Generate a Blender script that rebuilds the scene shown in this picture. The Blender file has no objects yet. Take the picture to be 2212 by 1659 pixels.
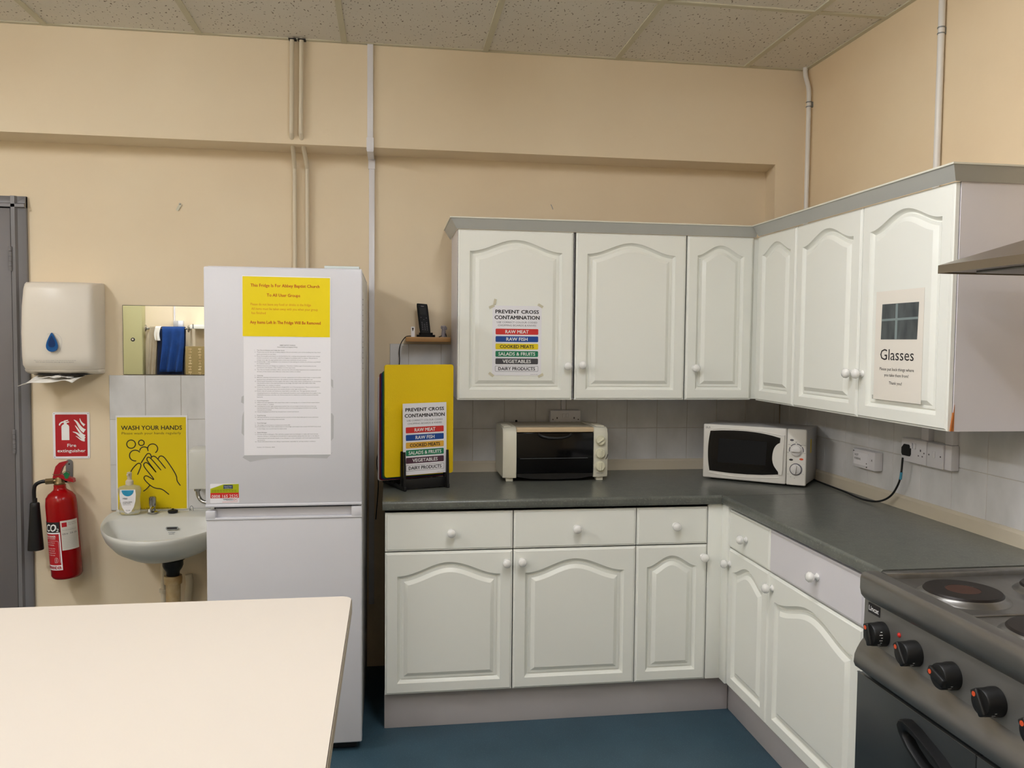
import bpy, bmesh, math, random
from mathutils import Vector, Matrix
random.seed(7)
C = bpy.context.scene.collection
sc = bpy.context.scene

# ------------------------------------------------------------------ camera
cam_d = bpy.data.cameras.new('camera')
cam = bpy.data.objects.new('camera', cam_d); C.objects.link(cam)
rt = Vector((0.98946429, -0.1444575, 0.00961492)); up = Vector((-0.00209574, 0.0521134, 0.99863897)); fw = Vector((0.14476195, 0.98813776, -0.05126161))
m = Matrix.Identity(4)
for i in range(3):
    m[i][0] = rt[i]; m[i][1] = up[i]; m[i][2] = -fw[i]
m.translation = Vector((0.0216, -3.7942, 1.5301))
cam.matrix_world = m
cam_d.sensor_width = 36.0; cam_d.lens = 1793.19 / 2212 * 36; cam_d.clip_start = 0.02
sc.camera = cam
# ------------------------------------------------------------------ world, view
w = bpy.data.worlds.new('world'); sc.world = w; w.use_nodes = True
w.node_tree.nodes['Background'].inputs[0].default_value = (0.9, 0.92, 1.0, 1)
w.node_tree.nodes['Background'].inputs[1].default_value = 0.05
sc.view_settings.view_transform = 'Standard'; sc.view_settings.look = 'None'
sc.view_settings.gamma = 1.0; sc.view_settings.use_curve_mapping = False
sc.view_settings.exposure = 0.0
# surface-mounted fluorescent fittings on the ceiling: (x, y, strength)
LAMPS = [(-2.3, -1.75, 50.0), (-0.6, -3.3, 20.0), (0.45, -2.1, 34.0), (-1.9, -3.9, 36.0)]
LAMP_COL = (1.0, 1.03, 1.08)

# ------------------------------------------------------------------ constants
YL, YU, XR, ZC = 0.085, -0.085, 1.94, 2.807     # back wall lower / upper plane, right wall, ceiling
ZL = 2.367                                        # underside of the upper wall
WT = 0.9155                                       # worktop height
YW, XW = -0.315, 1.608                            # wall cabinet fronts
YB, XB = -0.605, 1.364                            # base cabinet fronts

def lin(c):
    return tuple(((v/12.92) if v <= 0.04045 else ((v+0.055)/1.055)**2.4) for v in c)
def rgb(r, g, b): return lin((r/255, g/255, b/255))

# ------------------------------------------------------------------ materials
def mat(name, col, rough=0.5, metal=0.0, var=0.0, vscale=8.0, bump=0.0, bscale=60.0, coat=0.0, spec=0.5, trans=0.0, col2=None, stretch=None, ior=1.45):
    mt = bpy.data.materials.new(name); mt.use_nodes = True
    nt = mt.node_tree; b = nt.nodes['Principled BSDF']
    b.inputs['Roughness'].default_value = rough; b.inputs['Metallic'].default_value = metal
    b.inputs['Specular IOR Level'].default_value = spec; b.inputs['Coat Weight'].default_value = coat
    b.inputs['Coat Roughness'].default_value = 0.1
    b.inputs['Transmission Weight'].default_value = trans; b.inputs['IOR'].default_value = ior
    b.inputs['Base Color'].default_value = (*col, 1)
    tc = nt.nodes.new('ShaderNodeNewGeometry')
    src = tc.outputs['Position']
    if stretch:
        mp = nt.nodes.new('ShaderNodeMapping'); mp.inputs['Scale'].default_value = stretch
        nt.links.new(src, mp.inputs['Vector']); src = mp.outputs['Vector']
    n = nt.nodes.new('ShaderNodeTexNoise'); n.inputs['Scale'].default_value = vscale; n.inputs['Detail'].default_value = 5
    nt.links.new(src, n.inputs['Vector'])
    mr = nt.nodes.new('ShaderNodeMapRange'); mr.inputs[1].default_value = 0.3; mr.inputs[2].default_value = 0.7
    nt.links.new(n.outputs['Fac'], mr.inputs[0])
    mx = nt.nodes.new('ShaderNodeMix'); mx.data_type = 'RGBA'
    c2 = col2 if col2 else tuple(v*(1-var) for v in col)
    mx.inputs[6].default_value = (*c2, 1); mx.inputs[7].default_value = (*col, 1)
    nt.links.new(mr.outputs[0], mx.inputs[0]); nt.links.new(mx.outputs[2], b.inputs['Base Color'])
    if bump > 0:
        n2 = nt.nodes.new('ShaderNodeTexNoise'); n2.inputs['Scale'].default_value = bscale; n2.inputs['Detail'].default_value = 3
        nt.links.new(src, n2.inputs['Vector'])
        bp = nt.nodes.new('ShaderNodeBump'); bp.inputs['Strength'].default_value = bump; bp.inputs['Distance'].default_value = 0.002
        nt.links.new(n2.outputs['Fac'], bp.inputs['Height']); nt.links.new(bp.outputs[0], b.inputs['Normal'])
    return mt

def ceiling_mat():
    mt = mat('ceiling_tile', rgb(226, 220, 208), rough=0.95, var=0.05, vscale=3, bump=0.3, bscale=150)
    nt = mt.node_tree; b = nt.nodes['Principled BSDF']
    g = nt.nodes.new('ShaderNodeNewGeometry')
    mp = nt.nodes.new('ShaderNodeMapping'); mp.inputs['Scale'].default_value = (1, 0.55, 1); mp.inputs['Rotation'].default_value = (0, 0, 0.5)
    nt.links.new(g.outputs['Position'], mp.inputs['Vector'])
    v = nt.nodes.new('ShaderNodeTexNoise'); v.inputs['Scale'].default_value = 120; v.inputs['Detail'].default_value = 0
    nt.links.new(mp.outputs[0], v.inputs['Vector'])
    r = nt.nodes.new('ShaderNodeValToRGB'); r.color_ramp.elements[0].position = 0.23; r.color_ramp.elements[1].position = 0.285
    r.color_ramp.elements[0].color = (0.30, 0.27, 0.23, 1); r.color_ramp.elements[1].color = (1, 1, 1, 1)
    nt.links.new(v.outputs['Fac'], r.inputs[0])
    mx = nt.nodes.new('ShaderNodeMix'); mx.data_type = 'RGBA'; mx.blend_type = 'MULTIPLY'; mx.inputs[0].default_value = 1
    old = b.inputs['Base Color'].links[0].from_socket
    nt.links.new(old, mx.inputs[6]); nt.links.new(r.outputs[0], mx.inputs[7]); nt.links.new(mx.outputs[2], b.inputs['Base Color'])
    return mt

def speck_mat(name, c1, c2, thr, sc_, rough, base2=None, spec=0.5, vs=6):
    mt = mat(name, c1, rough=rough, col2=base2, vscale=vs, spec=spec, bump=0.05, bscale=200)
    nt = mt.node_tree; b = nt.nodes['Principled BSDF']
    g = nt.nodes.new('ShaderNodeNewGeometry'); v = nt.nodes.new('ShaderNodeTexNoise')
    v.inputs['Scale'].default_value = sc_; v.inputs['Detail'].default_value = 2
    nt.links.new(g.outputs['Position'], v.inputs['Vector'])
    r = nt.nodes.new('ShaderNodeValToRGB'); r.color_ramp.elements[0].position = thr; r.color_ramp.elements[1].position = thr+0.06
    r.color_ramp.elements[0].color = (0, 0, 0, 1); r.color_ramp.elements[1].color = (1, 1, 1, 1)
    nt.links.new(v.outputs['Fac'], r.inputs[0])
    mx = nt.nodes.new('ShaderNodeMix'); mx.data_type = 'RGBA'; mx.inputs[7].default_value = (*c2, 1)
    old = b.inputs['Base Color'].links[0].from_socket
    nt.links.new(r.outputs[0], mx.inputs[0]); nt.links.new(old, mx.inputs[6]); nt.links.new(mx.outputs[2], b.inputs['Base Color'])
    return mt

def emit_mat(name, col, s):
    mt = bpy.data.materials.new(name); mt.use_nodes = True; nt = mt.node_tree
    nt.nodes.remove(nt.nodes['Principled BSDF']); e = nt.nodes.new('ShaderNodeEmission')
    e.inputs[0].default_value = (*col, 1); e.inputs[1].default_value = s
    nt.links.new(e.outputs[0], nt.nodes['Material Output'].inputs[0]); return mt

M = dict(
    wall=mat('wall_paint', rgb(235, 219, 191), rough=0.85, col2=rgb(229, 211, 182), vscale=1.6, bump=0.25, bscale=35, spec=0.2),
    wallr=mat('wall_paint_right', rgb(234, 214, 180), rough=0.85, col2=rgb(228, 205, 170), vscale=1.6, bump=0.25, bscale=35, spec=0.2),
    ceil=ceiling_mat(),
    grid=mat('ceiling_grid', rgb(206, 200, 176), rough=0.6, var=0.05),
    floor=speck_mat('floor_vinyl', rgb(58, 84, 98), rgb(84, 110, 122), 0.62, 260, 0.45, base2=rgb(53, 77, 90)),
    tile=mat('wall_tile', rgb(226, 225, 226), rough=0.22, col2=rgb(206, 206, 206), vscale=9, bump=0.12, bscale=9, stretch=(1, 1, 0.6)),
    grout=mat('grout', rgb(196, 190, 182), rough=0.9),
    upstand=mat('upstand', rgb(214, 204, 184), rough=0.35, var=0.04),
    white=mat('cabinet_white', rgb(242, 242, 234), rough=0.36, var=0.015, vscale=2, spec=0.45),
    cool=mat('cabinet_panel_white', rgb(224, 220, 224), rough=0.35, var=0.02),
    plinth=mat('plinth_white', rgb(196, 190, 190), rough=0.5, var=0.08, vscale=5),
    porc=mat('knob_porcelain', rgb(240, 238, 234), rough=0.12, coat=0.5),
    fridge=mat('fridge_white', rgb(214, 213, 218), rough=0.3, var=0.01, bump=0.06, bscale=500),
    fridge_side=mat('fridge_side', rgb(214, 212, 206), rough=0.4, var=0.02, bump=0.08, bscale=400),
    seal=mat('dark_seal', rgb(62, 60, 64), rough=0.7),
    worktop=speck_mat('worktop_laminate', rgb(101, 103, 96), rgb(112, 114, 106), 0.58, 130, 0.28, base2=rgb(88, 90, 85), vs=30),
    table=mat('table_laminate', rgb(214, 204, 192), rough=0.5, var=0.01, vscale=2),
    tedge=mat('table_edge', rgb(178, 166, 146), rough=0.6, var=0.1, vscale=30),
    dark=mat('dark_line', rgb(60, 46, 40), rough=0.8),
    cornice=mat('cornice_shade_grey', rgb(186, 186, 180), rough=0.45, var=0.03),  # shade on the down-facing cornice is put into this grey
    cornice_top=mat('cornice_top', rgb(224, 220, 204), rough=0.5),
    gap=mat('gap_shade', rgb(128, 125, 122), rough=0.7),  # grey that paints the shade seen between doors and drawers
    void=mat('shadow_gap', rgb(44, 42, 42), rough=0.9),
    steel=mat('stainless_steel', rgb(140, 138, 135), rough=0.34, metal=0.8, col2=rgb(130, 127, 123), vscale=34, stretch=(1, 0.15, 1)),
    steel_dark=mat('brushed_panel', rgb(132, 130, 127), rough=0.4, metal=0.6, var=0.1, vscale=18, stretch=(1, 0.2, 1)),
    hoodsteel=mat('hood_steel', rgb(150, 140, 126), rough=0.32, metal=0.9, var=0.08),
    oven=mat('oven_enamel', rgb(50, 54, 56), rough=0.28, var=0.1, vscale=5),
    black=mat('black_plastic', rgb(20, 20, 21), rough=0.45),
    blackgloss=mat('black_glass', rgb(6, 6, 8), rough=0.12, spec=0.35),
    mesh_win=mat('microwave_screen', rgb(24, 24, 25), rough=0.6, spec=0.2),
    plate=mat('hotplate_iron', rgb(44, 38, 36), rough=0.45, metal=0.4, var=0.2, vscale=25),
    plate_in=mat('hotplate_centre', rgb(84, 54, 44), rough=0.5, metal=0.3, var=0.2, vscale=30),
    chrome=mat('chrome', rgb(200, 200, 200), rough=0.12, metal=1.0),
    zinc=mat('zinc', rgb(140, 144, 146), rough=0.4, metal=0.7),
    red=mat('extinguisher_red', rgb(150, 2, 8), rough=0.2, spec=0.4),
    redp=mat('red_print', rgb(178, 22, 34), rough=0.45),
    leverred=mat('lever_red', rgb(160, 14, 30), rough=0.35),
    brass=mat('brass', rgb(128, 108, 74), rough=0.4, metal=0.7),
    green=mat('green_tag', rgb(10, 110, 60), rough=0.5),
    cream=mat('dispenser_plastic', rgb(224, 216, 203), rough=0.32, spec=0.4),
    paper=mat('white_paper', rgb(238, 236, 240), rough=0.5, var=0.01),
    tissue=mat('tissue_paper', rgb(232, 228, 220), rough=0.9, var=0.03, vscale=60),
    ink=mat('black_ink', rgb(34, 30, 32), rough=0.6),
    inkgrey=mat('grey_ink', rgb(96, 92, 98), rough=0.6),
    bluewin=mat('blue_window', rgb(14, 84, 148), rough=0.15),
    bluewin2=mat('blue_window_dark', rgb(10, 50, 104), rough=0.15),
    yel=mat('yellow_paper', rgb(238, 214, 4), rough=0.35, var=0.03, vscale=12),
    yel2=mat('poster_yellow', rgb(226, 200, 8), rough=0.4),
    orange_ink=mat('orange_print', rgb(206, 116, 18), rough=0.5),
    rust_ink=mat('rust_print', rgb(186, 60, 14), rough=0.5),
    band_r=mat('band_red', rgb(206, 48, 44), rough=0.45), band_b=mat('band_blue', rgb(22, 72, 150), rough=0.45),
    band_y=mat('band_yellow', rgb(232, 206, 24), rough=0.45), band_o=mat('band_amber', rgb(226, 172, 62), rough=0.45),
    band_g=mat('band_green', rgb(26, 124, 86), rough=0.45), band_k=mat('band_dark_grey', rgb(74, 72, 76), rough=0.45),
    band_m=mat('band_maroon', rgb(82, 50, 66), rough=0.45),
    whiteink=mat('white_print', rgb(240, 240, 238), rough=0.5),
    grey=mat('door_grey_paint', rgb(118, 116, 118), rough=0.35, var=0.05, vscale=4),
    greyd=mat('door_leaf_grey', rgb(112, 107, 106), rough=0.4, var=0.04, vscale=3),
    ceramic=mat('basin_ceramic', rgb(204, 204, 198), rough=0.28),
    hotwater=mat('heater_plastic', rgb(210, 210, 204), rough=0.3),
    tap=mat('tap_chrome', rgb(170, 170, 168), rough=0.14, metal=1.0),
    pipe=mat('pipe_cream_paint', rgb(214, 202, 178), rough=0.4),
    pipew=mat('conduit_white', rgb(226, 222, 216), rough=0.35),
    waste=mat('stained_waste_pipe', rgb(214, 196, 156), rough=0.5, col2=rgb(168, 126, 72), vscale=14),
    bottle=mat('clear_plastic', rgb(232, 234, 230), rough=0.12, trans=0.75, ior=1.2),
    soap=mat('label_blue', rgb(46, 148, 190), rough=0.4),
    board_y=mat('board_yellow', rgb(236, 200, 0), rough=0.5, bump=0.3, bscale=300),
    board_g=mat('board_green', rgb(10, 92, 50), rough=0.5), board_b=mat('board_blue', rgb(14, 34, 112), rough=0.5),
    board_r=mat('board_red', rgb(120, 14, 24), rough=0.5), board_w=mat('board_white', rgb(216, 208, 212), rough=0.5),
    toaster=mat('toaster_cream', rgb(224, 220, 202), rough=0.35), toastertop=mat('toaster_top', rgb(196, 186, 164), rough=0.4),
    dial=mat('dial_cream', rgb(226, 222, 196), rough=0.35), toasttrim=mat('toaster_trim', rgb(214, 190, 154), rough=0.35),
    mwhite=mat('microwave_white', rgb(224, 220, 212), rough=0.3), mgrey=mat('microwave_case', rgb(190, 188, 186), rough=0.4),
    dialg=mat('dial_ring', rgb(92, 90, 100), rough=0.4), dialp=mat('dial_pale', rgb(214, 210, 206), rough=0.3),
    orange=mat('orange_mark', rgb(220, 84, 44), rough=0.4),
    wood=mat('shelf_pine', rgb(196, 154, 98), rough=0.5, col2=rgb(170, 126, 74), vscale=14, stretch=(0.15, 1, 4)),
    chip=mat('chipboard', rgb(186, 110, 50), rough=0.8, var=0.2, vscale=60),
    phone=mat('phone_black', rgb(15, 15, 16), rough=0.5, spec=0.2), screen=mat('phone_screen', rgb(34, 34, 32), rough=0.5, spec=0.2),
    figurine=mat('figurine_grey', rgb(150, 144, 150), rough=0.6),
    pcb=mat('socket_white', rgb(226, 224, 228), rough=0.3),
    photo1=mat('photo_dark', rgb(52, 58, 62), rough=0.4, col2=rgb(86, 92, 94), vscale=40, stretch=(1, 1, 0.25)),
    photo2=mat('photo_frame', rgb(128, 142, 142), rough=0.4),
    mirror=mat('mirror_glass', (0.93, 0.94, 0.92), rough=0.0, metal=1.0),
    towel=mat('towel_blue', rgb(20, 62, 128), rough=0.95, var=0.25, vscale=14, bump=0.6, bscale=300),
    cloth=mat('cloth_beige', rgb(170, 156, 132), rough=0.95, var=0.2, vscale=10),
    apron=mat('apron_navy', rgb(16, 28, 58), rough=0.9, var=0.2),
    card=mat('cardboard', rgb(146, 126, 80), rough=0.8, var=0.08, vscale=20),
    olive=mat('olive_panel', rgb(176, 170, 124), rough=0.5),
    lime=mat('lime_print', rgb(170, 176, 14), rough=0.4), navy=mat('navy_print', rgb(22, 52, 96), rough=0.4),
    stickr=mat('sticker_red', rgb(206, 44, 36), rough=0.4),
    bluetag=mat('blue_tag', rgb(70, 150, 180), rough=0.5),
    tape=mat('sticky_tape', rgb(206, 200, 176), rough=0.3), smudge=mat('tape_residue', rgb(186, 186, 188), rough=0.5),
    lamp_body=mat('lamp_frame', rgb(230, 228, 222), rough=0.5),
)

# ------------------------------------------------------------------ mesh builder
class MB:
    def __init__(s, mx=None): s.V = []; s.F = []; s.I = []; s.M = mx or Matrix.Identity(4); s.mi = 0
    def add(s, vs, fs, mi=None):
        o = len(s.V); s.V += [s.M @ Vector(v) for v in vs]; s.F += [tuple(i+o for i in f) for f in fs]
        s.I += [s.mi if mi is None else mi]*len(fs); return s
    def box(s, x0, y0, z0, x1, y1, z1, r=0, seg=2, mi=None):
        x0, x1 = sorted((x0, x1)); y0, y1 = sorted((y0, y1)); z0, z1 = sorted((z0, z1))
        r = min(r, .49*(x1-x0), .49*(y1-y0), .49*(z1-z0))
        bm = bmesh.new(); bmesh.ops.create_cube(bm, size=1)
        for v in bm.verts: v.co = Vector((x0+(v.co.x+.5)*(x1-x0), y0+(v.co.y+.5)*(y1-y0), z0+(v.co.z+.5)*(z1-z0)))
        if r > 0: bmesh.ops.bevel(bm, geom=bm.edges[:], offset=r, segments=seg, affect='EDGES', profile=0.5)
        bm.verts.index_update()
        s.add([v.co.copy() for v in bm.verts], [[v.index for v in f.verts] for f in bm.faces], mi); bm.free(); return s
    def prism(s, pts, w0, w1, mi=None, axis='z'):
        n = len(pts)
        def p(a, b, c): return {'z': (a, b, c), 'y': (a, c, b), 'x': (c, a, b)}[axis]
        vs = [p(a, b, w0) for a, b in pts] + [p(a, b, w1) for a, b in pts]
        fs = [tuple(range(n-1, -1, -1)), tuple(range(n, 2*n))] + [(i, (i+1) % n, n+(i+1) % n, n+i) for i in range(n)]
        return s.add(vs, fs, mi)
    def loops(s, L, cap0=False, cap1=False, closed=True, mi=None):
        n = len(L[0]); vs = [v for l in L for v in l]; fs = []
        for k in range(len(L)-1):
            for i in range(n if closed else n-1):
                j = (i+1) % n; fs.append((k*n+i, k*n+j, (k+1)*n+j, (k+1)*n+i))
        if cap0: fs.append(tuple(range(n-1, -1, -1)))
        if cap1: fs.append(tuple((len(L)-1)*n+i for i in range(n)))
        return s.add(vs, fs, mi)
    def tube(s, pts, r, n=12, mi=None, cap=True, smooth=0):
        P = [Vector(p) for p in pts]
        for _ in range(smooth):
            Q = [P[0]]
            for a, b in zip(P[:-1], P[1:]): Q += [a*.75+b*.25, a*.25+b*.75]
            P = Q+[P[-1]]
        R = r if isinstance(r, (list, tuple)) else [r]*len(P)
        if len(R) != len(P): R = [R[0]]*len(P)
        d = (P[1]-P[0]).normalized(); a = d.orthogonal().normalized(); L = []
        for i, p in enumerate(P):
            t = (P[min(i+1, len(P)-1)]-P[max(i-1, 0)]).normalized()
            a = (a-t*a.dot(t)).normalized(); b = t.cross(a)
            L.append([p+(a*math.cos(2*math.pi*k/n)+b*math.sin(2*math.pi*k/n))*R[i] for k in range(n)])
        return s.loops(L, cap, cap, mi=mi)
    def lathe(s, prof, n=32, mx=None, mi=None, cap=True):
        o = s.M
        if mx is not None: s.M = o @ mx
        L = [[(r*math.cos(2*math.pi*k/n), r*math.sin(2*math.pi*k/n), z) for k in range(n)] for r, z in prof]
        s.loops(L, cap, cap, mi=mi); s.M = o; return s
    def ball(s, c, r, n=20, sq=(1, 1, 1), mi=None):
        m_ = n//2; prof = []
        L = [[(c[0]+sq[0]*r*math.sin(math.pi*(j+.02)/(m_+.04))*math.cos(2*math.pi*k/n), c[1]+sq[1]*r*math.sin(math.pi*(j+.02)/(m_+.04))*math.sin(2*math.pi*k/n), c[2]-sq[2]*r*math.cos(math.pi*(j+.02)/(m_+.04))) for k in range(n)] for j in range(m_+1)]
        return s.loops(L, True, True, mi=mi)

def frame(o, u, v):
    u = Vector(u).normalized(); v = Vector(v).normalized(); w_ = u.cross(v)
    mx = Matrix.Identity(4)
    for i in range(3): mx[i][0] = u[i]; mx[i][1] = v[i]; mx[i][2] = w_[i]
    mx.translation = Vector(o); return mx
def FB(x, y, z): return frame((x, y, z), (1, 0, 0), (0, 0, 1))      # faces the camera (-Y)
def FR(x, y, z): return frame((x, y, z), (0, -1, 0), (0, 0, 1))     # on the right-hand run, faces -X

def root_loc(p):
    while p is not None:
        if p.parent is None: return p.location
        p = p.parent
    return None
def obj(name, mb, mats, parent=None, ang=35, label=None, cat=None, group=None, kind=None):
    if not isinstance(mats, (list, tuple)): mats = [mats]
    if parent is not None: L = Vector(root_loc(parent))
    else:
        xs = [v.x for v in mb.V]; ys = [v.y for v in mb.V]; zs = [v.z for v in mb.V]
        L = Vector(((min(xs)+max(xs))/2, (min(ys)+max(ys))/2, min(zs)))
        if kind == 'structure': L = Vector((0, 0, 0))
    me = bpy.data.meshes.new(name); me.from_pydata([v-L for v in mb.V], [], mb.F); 
    for mm in mats: me.materials.append(mm)
    for p, i in zip(me.polygons, mb.I): p.material_index = i
    bm = bmesh.new(); bm.from_mesh(me); bmesh.ops.recalc_face_normals(bm, faces=bm.faces); bm.to_mesh(me); bm.free()
    for p in me.polygons: p.use_smooth = True
    me.set_sharp_from_angle(angle=math.radians(ang))
    o = bpy.data.objects.new(name, me); C.objects.link(o)
    if parent is not None: o.parent = parent
    else: o.location = L
    tagit(o, label, cat, group, kind); return o
def tagit(o, label=None, cat=None, group=None, kind=None):
    if label: o['label'] = label
    if cat: o['category'] = cat
    if group: o['group'] = group
    if kind: o['kind'] = kind
    return o
def thing(name, loc, label, cat, group=None):
    o = bpy.data.objects.new(name, None); C.objects.link(o); o.location = loc; o.empty_display_size = 0.05
    return tagit(o, label, cat, group)
def struct(name, mb, mats, **k): return obj(name, mb, mats, kind='structure', **k)

# ------------------------------------------------------------------ lettering
_fc = {}
def glyphs(body, bold=0.0, sp=1.0):
    key = (body, bold, sp)
    if key in _fc: return _fc[key]
    cu = bpy.data.curves.new('t', 'FONT'); cu.body = body; cu.size = 1; cu.offset = bold; cu.resolution_u = 2; cu.space_character = sp
    o = bpy.data.objects.new('t', cu); C.objects.link(o)
    dg = bpy.context.evaluated_depsgraph_get(); dg.update()
    me = bpy.data.meshes.new_from_object(o.evaluated_get(dg))
    r = ([(v.co.x, v.co.y) for v in me.vertices], [tuple(p.vertices) for p in me.polygons])
    bpy.data.objects.remove(o); bpy.data.curves.remove(cu); bpy.data.meshes.remove(me)
    _fc[key] = r; return r
CAP = max(y for x, y in glyphs('H')[0])
def text(mb, body, x, y, h, align='l', width=None, bold=0.0, w=0.0004, mi=None, slant=0, fn=None):
    """x,y baseline anchor in the frame of mb; h = capital height; bold = extra stroke weight"""
    V, F = glyphs(body)
    if not V: return
    x0 = min(v[0] for v in V); x1 = max(v[0] for v in V); k = h/CAP; kx = k
    if width: kx = width/max(1e-6, (x1-x0))
    ww = (x1-x0)*kx; ox = {'l': 0, 'c': -ww/2, 'r': -ww}[align]
    for j, (ds, dv) in enumerate(((0, 0),) if bold < 0.015 else ((-1, 0), (0, 0.7), (1, 0), (0, -0.7))):
        P = [(x+ox+(a-x0)*kx+slant*b*k+ds*bold*k*0.6, y+b*k+dv*bold*k*0.6, w+j*0.00008) for a, b in V]
        if fn: P = [fn(p) for p in P]
        mb.add(P, F, mi)
def rrect(x0, y0, x1, y1, r, n=5):
    pts = []
    for cx, cy, a in ((x1-r, y0+r, -90), (x1-r, y1-r, 0), (x0+r, y1-r, 90), (x0+r, y0+r, 180)):
        for i in range(n+1):
            t = math.radians(a+90*i/n); pts.append((cx+r*math.cos(t), cy+r*math.sin(t)))
    return pts
def flat(mb, pts, w, mi=None, fn=None):
    P = [(a, b, w) for a, b in pts]
    if fn: P = [fn(p) for p in P]
    mb.add(P, [tuple(range(len(P)))], mi)
def stroke(mb, pts, wd, w, mi=None):
    for _ in range(2):
        Q = [pts[0]]
        for a, b in zip(pts[:-1], pts[1:]): Q += [(a[0]*.75+b[0]*.25, a[1]*.75+b[1]*.25), (a[0]*.25+b[0]*.75, a[1]*.25+b[1]*.75)]
        pts = Q+[pts[-1]]
    L = []
    for i, p in enumerate(pts):
        a = pts[max(i-1, 0)]; b = pts[min(i+1, len(pts)-1)]; d = math.hypot(b[0]-a[0], b[1]-a[1]) or 1
        nx, ny = -(b[1]-a[1])/d*wd/2, (b[0]-a[0])/d*wd/2
        L.append([(p[0]+nx, p[1]+ny, w), (p[0]-nx, p[1]-ny, w)])
    mb.loops(L, closed=False, mi=mi)
    for c in (pts[0], pts[-1]): flat(mb, [(c[0]+wd/2*math.cos(k*.785), c[1]+wd/2*math.sin(k*.785)) for k in range(8)], w+0.0001, mi)
def arc(cx, cy, r, a0, a1, n=14): return [(cx+r*math.cos(math.radians(a0+(a1-a0)*i/n)), cy+r*math.sin(math.radians(a0+(a1-a0)*i/n))) for i in range(n+1)]

# ================================================================== SETTING
mb = MB().box(-3.6, -5.0, -0.1, 2.1, 0.3, 0.0); struct('floor', mb, M['floor'])
mb = MB().box(-3.6, -5.0, ZC, 2.1, 0.3, ZC+0.1); struct('ceiling', mb, M['ceil'])
mb = MB()
for x in [-3.2+0.001, -2.59, -1.985, -1.38, -0.775, -0.178, 0.431, 1.027, 1.637]: mb.box(x-0.012, -4.6, ZC-0.006, x+0.012, YU, ZC+0.01)
for k in range(7): mb.box(-3.2, -0.735-0.605*k-0.012, ZC-0.0055, XR, -0.735-0.605*k+0.012, ZC+0.01)
mb.box(-3.2, YU-0.02, ZC-0.005, XR, YU, ZC+0.01); mb.box(XR-0.02, -4.6, ZC-0.005, XR, YU, ZC+0.01)
struct('trim_1', mb, M['grid'])
mb = MB().box(-3.2, YL, 0, 1.833, 0.25, ZL)
mb.box(-3.6, YU, ZL, XR, 0.25, ZC)
mb.prism([(1.799, YU), (XR, YU), (XR, 0.25), (1.833, 0.25), (1.833, YL)], 1.318, ZL); mb.box(1.833, YL, 0, XR, 0.25, 1.318)
struct('wall_back', mb, M['wall'])
struct('wall_right', MB().box(XR, -4.6, 0, XR+0.1, 0.25, ZC), M['wallr'])
struct('wall_left', MB().box(-3.3, -4.6, 0, -3.2, 0.25, ZC), M['wall'])
struct('wall_rear', MB().box(-3.3, -4.7, 0, XR+0.1, -4.6, ZC), M['wall'])

def tiles(name, mx, spans_u, spans_v, t=0.006, g=0.0011):
    mb = MB(mx); u0, u1 = spans_u[0], spans_u[-1]; v0, v1 = spans_v[0], spans_v[-1]
    mb.box(u0, v0, 0, u1, v1, t*0.7, mi=1)
    for a, b in zip(spans_u[:-1], spans_u[1:]):
        for c, d in zip(spans_v[:-1], spans_v[1:]):
            if b-a > 0.01 and d-c > 0.01: mb.box(a+g, c+g, 0.0005, b-g, d-g, t, r=0.0012, seg=1, mi=0)
    return struct(name, mb, [M['tile'], M['grout']])
us = [0.018, 0.1045, 0.254, 0.404, 0.554, 0.704, 0.852, 1.002, 1.152, 1.303, 1.455, 1.605, 1.755, 1.905, 1.933]
tiles('trim_2', FB(0, YL, 0), us, [WT, 1.118, 1.316])
tiles('trim_3', FB(0, YL, 0), [0.018, 0.1045, 0.254, 0.404], [1.316, 1.514])
tiles('trim_4', FR(XR, 0, 0), [-0.078, 0.021, 0.190, 0.359, 0.528, 0.697, 0.866, 1.036, 1.205, 1.375, 1.544, 1.713, 1.882, 2.05, 2.22, 2.39, 2.56, 2.73], [WT, 1.115, 1.315])
tiles('trim_5', FB(0, YL, 0), [-1.2066, -1.055, -0.9035, -0.752, -0.60, -0.45], [0.762, 0.965, 1.1675, 1.3645])
def upprof(): return [(0, 0), (0.014, 0), (0.014, 0.042), (0.006, 0.05), (0, 0.051)]
mb = MB(); mb.prism([(YL-0.006-a, WT+b) for a, b in upprof()], 0.01, 1.933, axis='x'); struct('trim_6', mb, M['upstand'])
mb = MB(); mb.prism([(XR-0.006-a, WT+b) for a, b in upprof()], -1.72, YL-0.006, axis='y'); struct('trim_7', mb, M['upstand'])

# door_1 with frame and hinges
d = MB().box(-2.40, 0.055, 0.008, -1.587, 0.083, 2.078, r=0.002)
door = struct('door_1', d, M['greyd'])
mb = MB()
pf = [(-1.5293, YL), (-1.5293, YL-0.014), (-1.536, YL-0.02), (-1.560, YL-0.024), (-1.567, YL-0.036), (-1.583, YL-0.036), (-1.583, YL)]
mb.prism(pf, 0, 2.13, axis='z')
mb.prism([(YL, 2.1316), (YL-0.014, 2.1316), (YL-0.02, 2.125), (YL-0.024, 2.102), (YL-0.036, 2.096), (YL-0.036, 2.083), (YL, 2.083)], -2.46, -1.5293, axis='x')
mb.box(-2.46, YL-0.03, 0, -2.405, YL, 2.13)
obj('door_frame', mb, M['grey'], door)
mb = MB().box(-2.44, 0.0838, 0.0, -1.575, 0.0848, 2.09); obj('door_gap', mb, M['void'], door)
for z in (1.862, 1.078, 0.25):
    mb = MB()
    for k in range(5): mb.lathe([(0.0, -0.010), (0.0062, -0.0095), (0.0062, 0.0095), (0.0, 0.010)], 14, Matrix.Translation((-1.5855, 0.046, z+(k-2)*0.021)))
    obj('hinge', mb, M['grey'], door)

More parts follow.
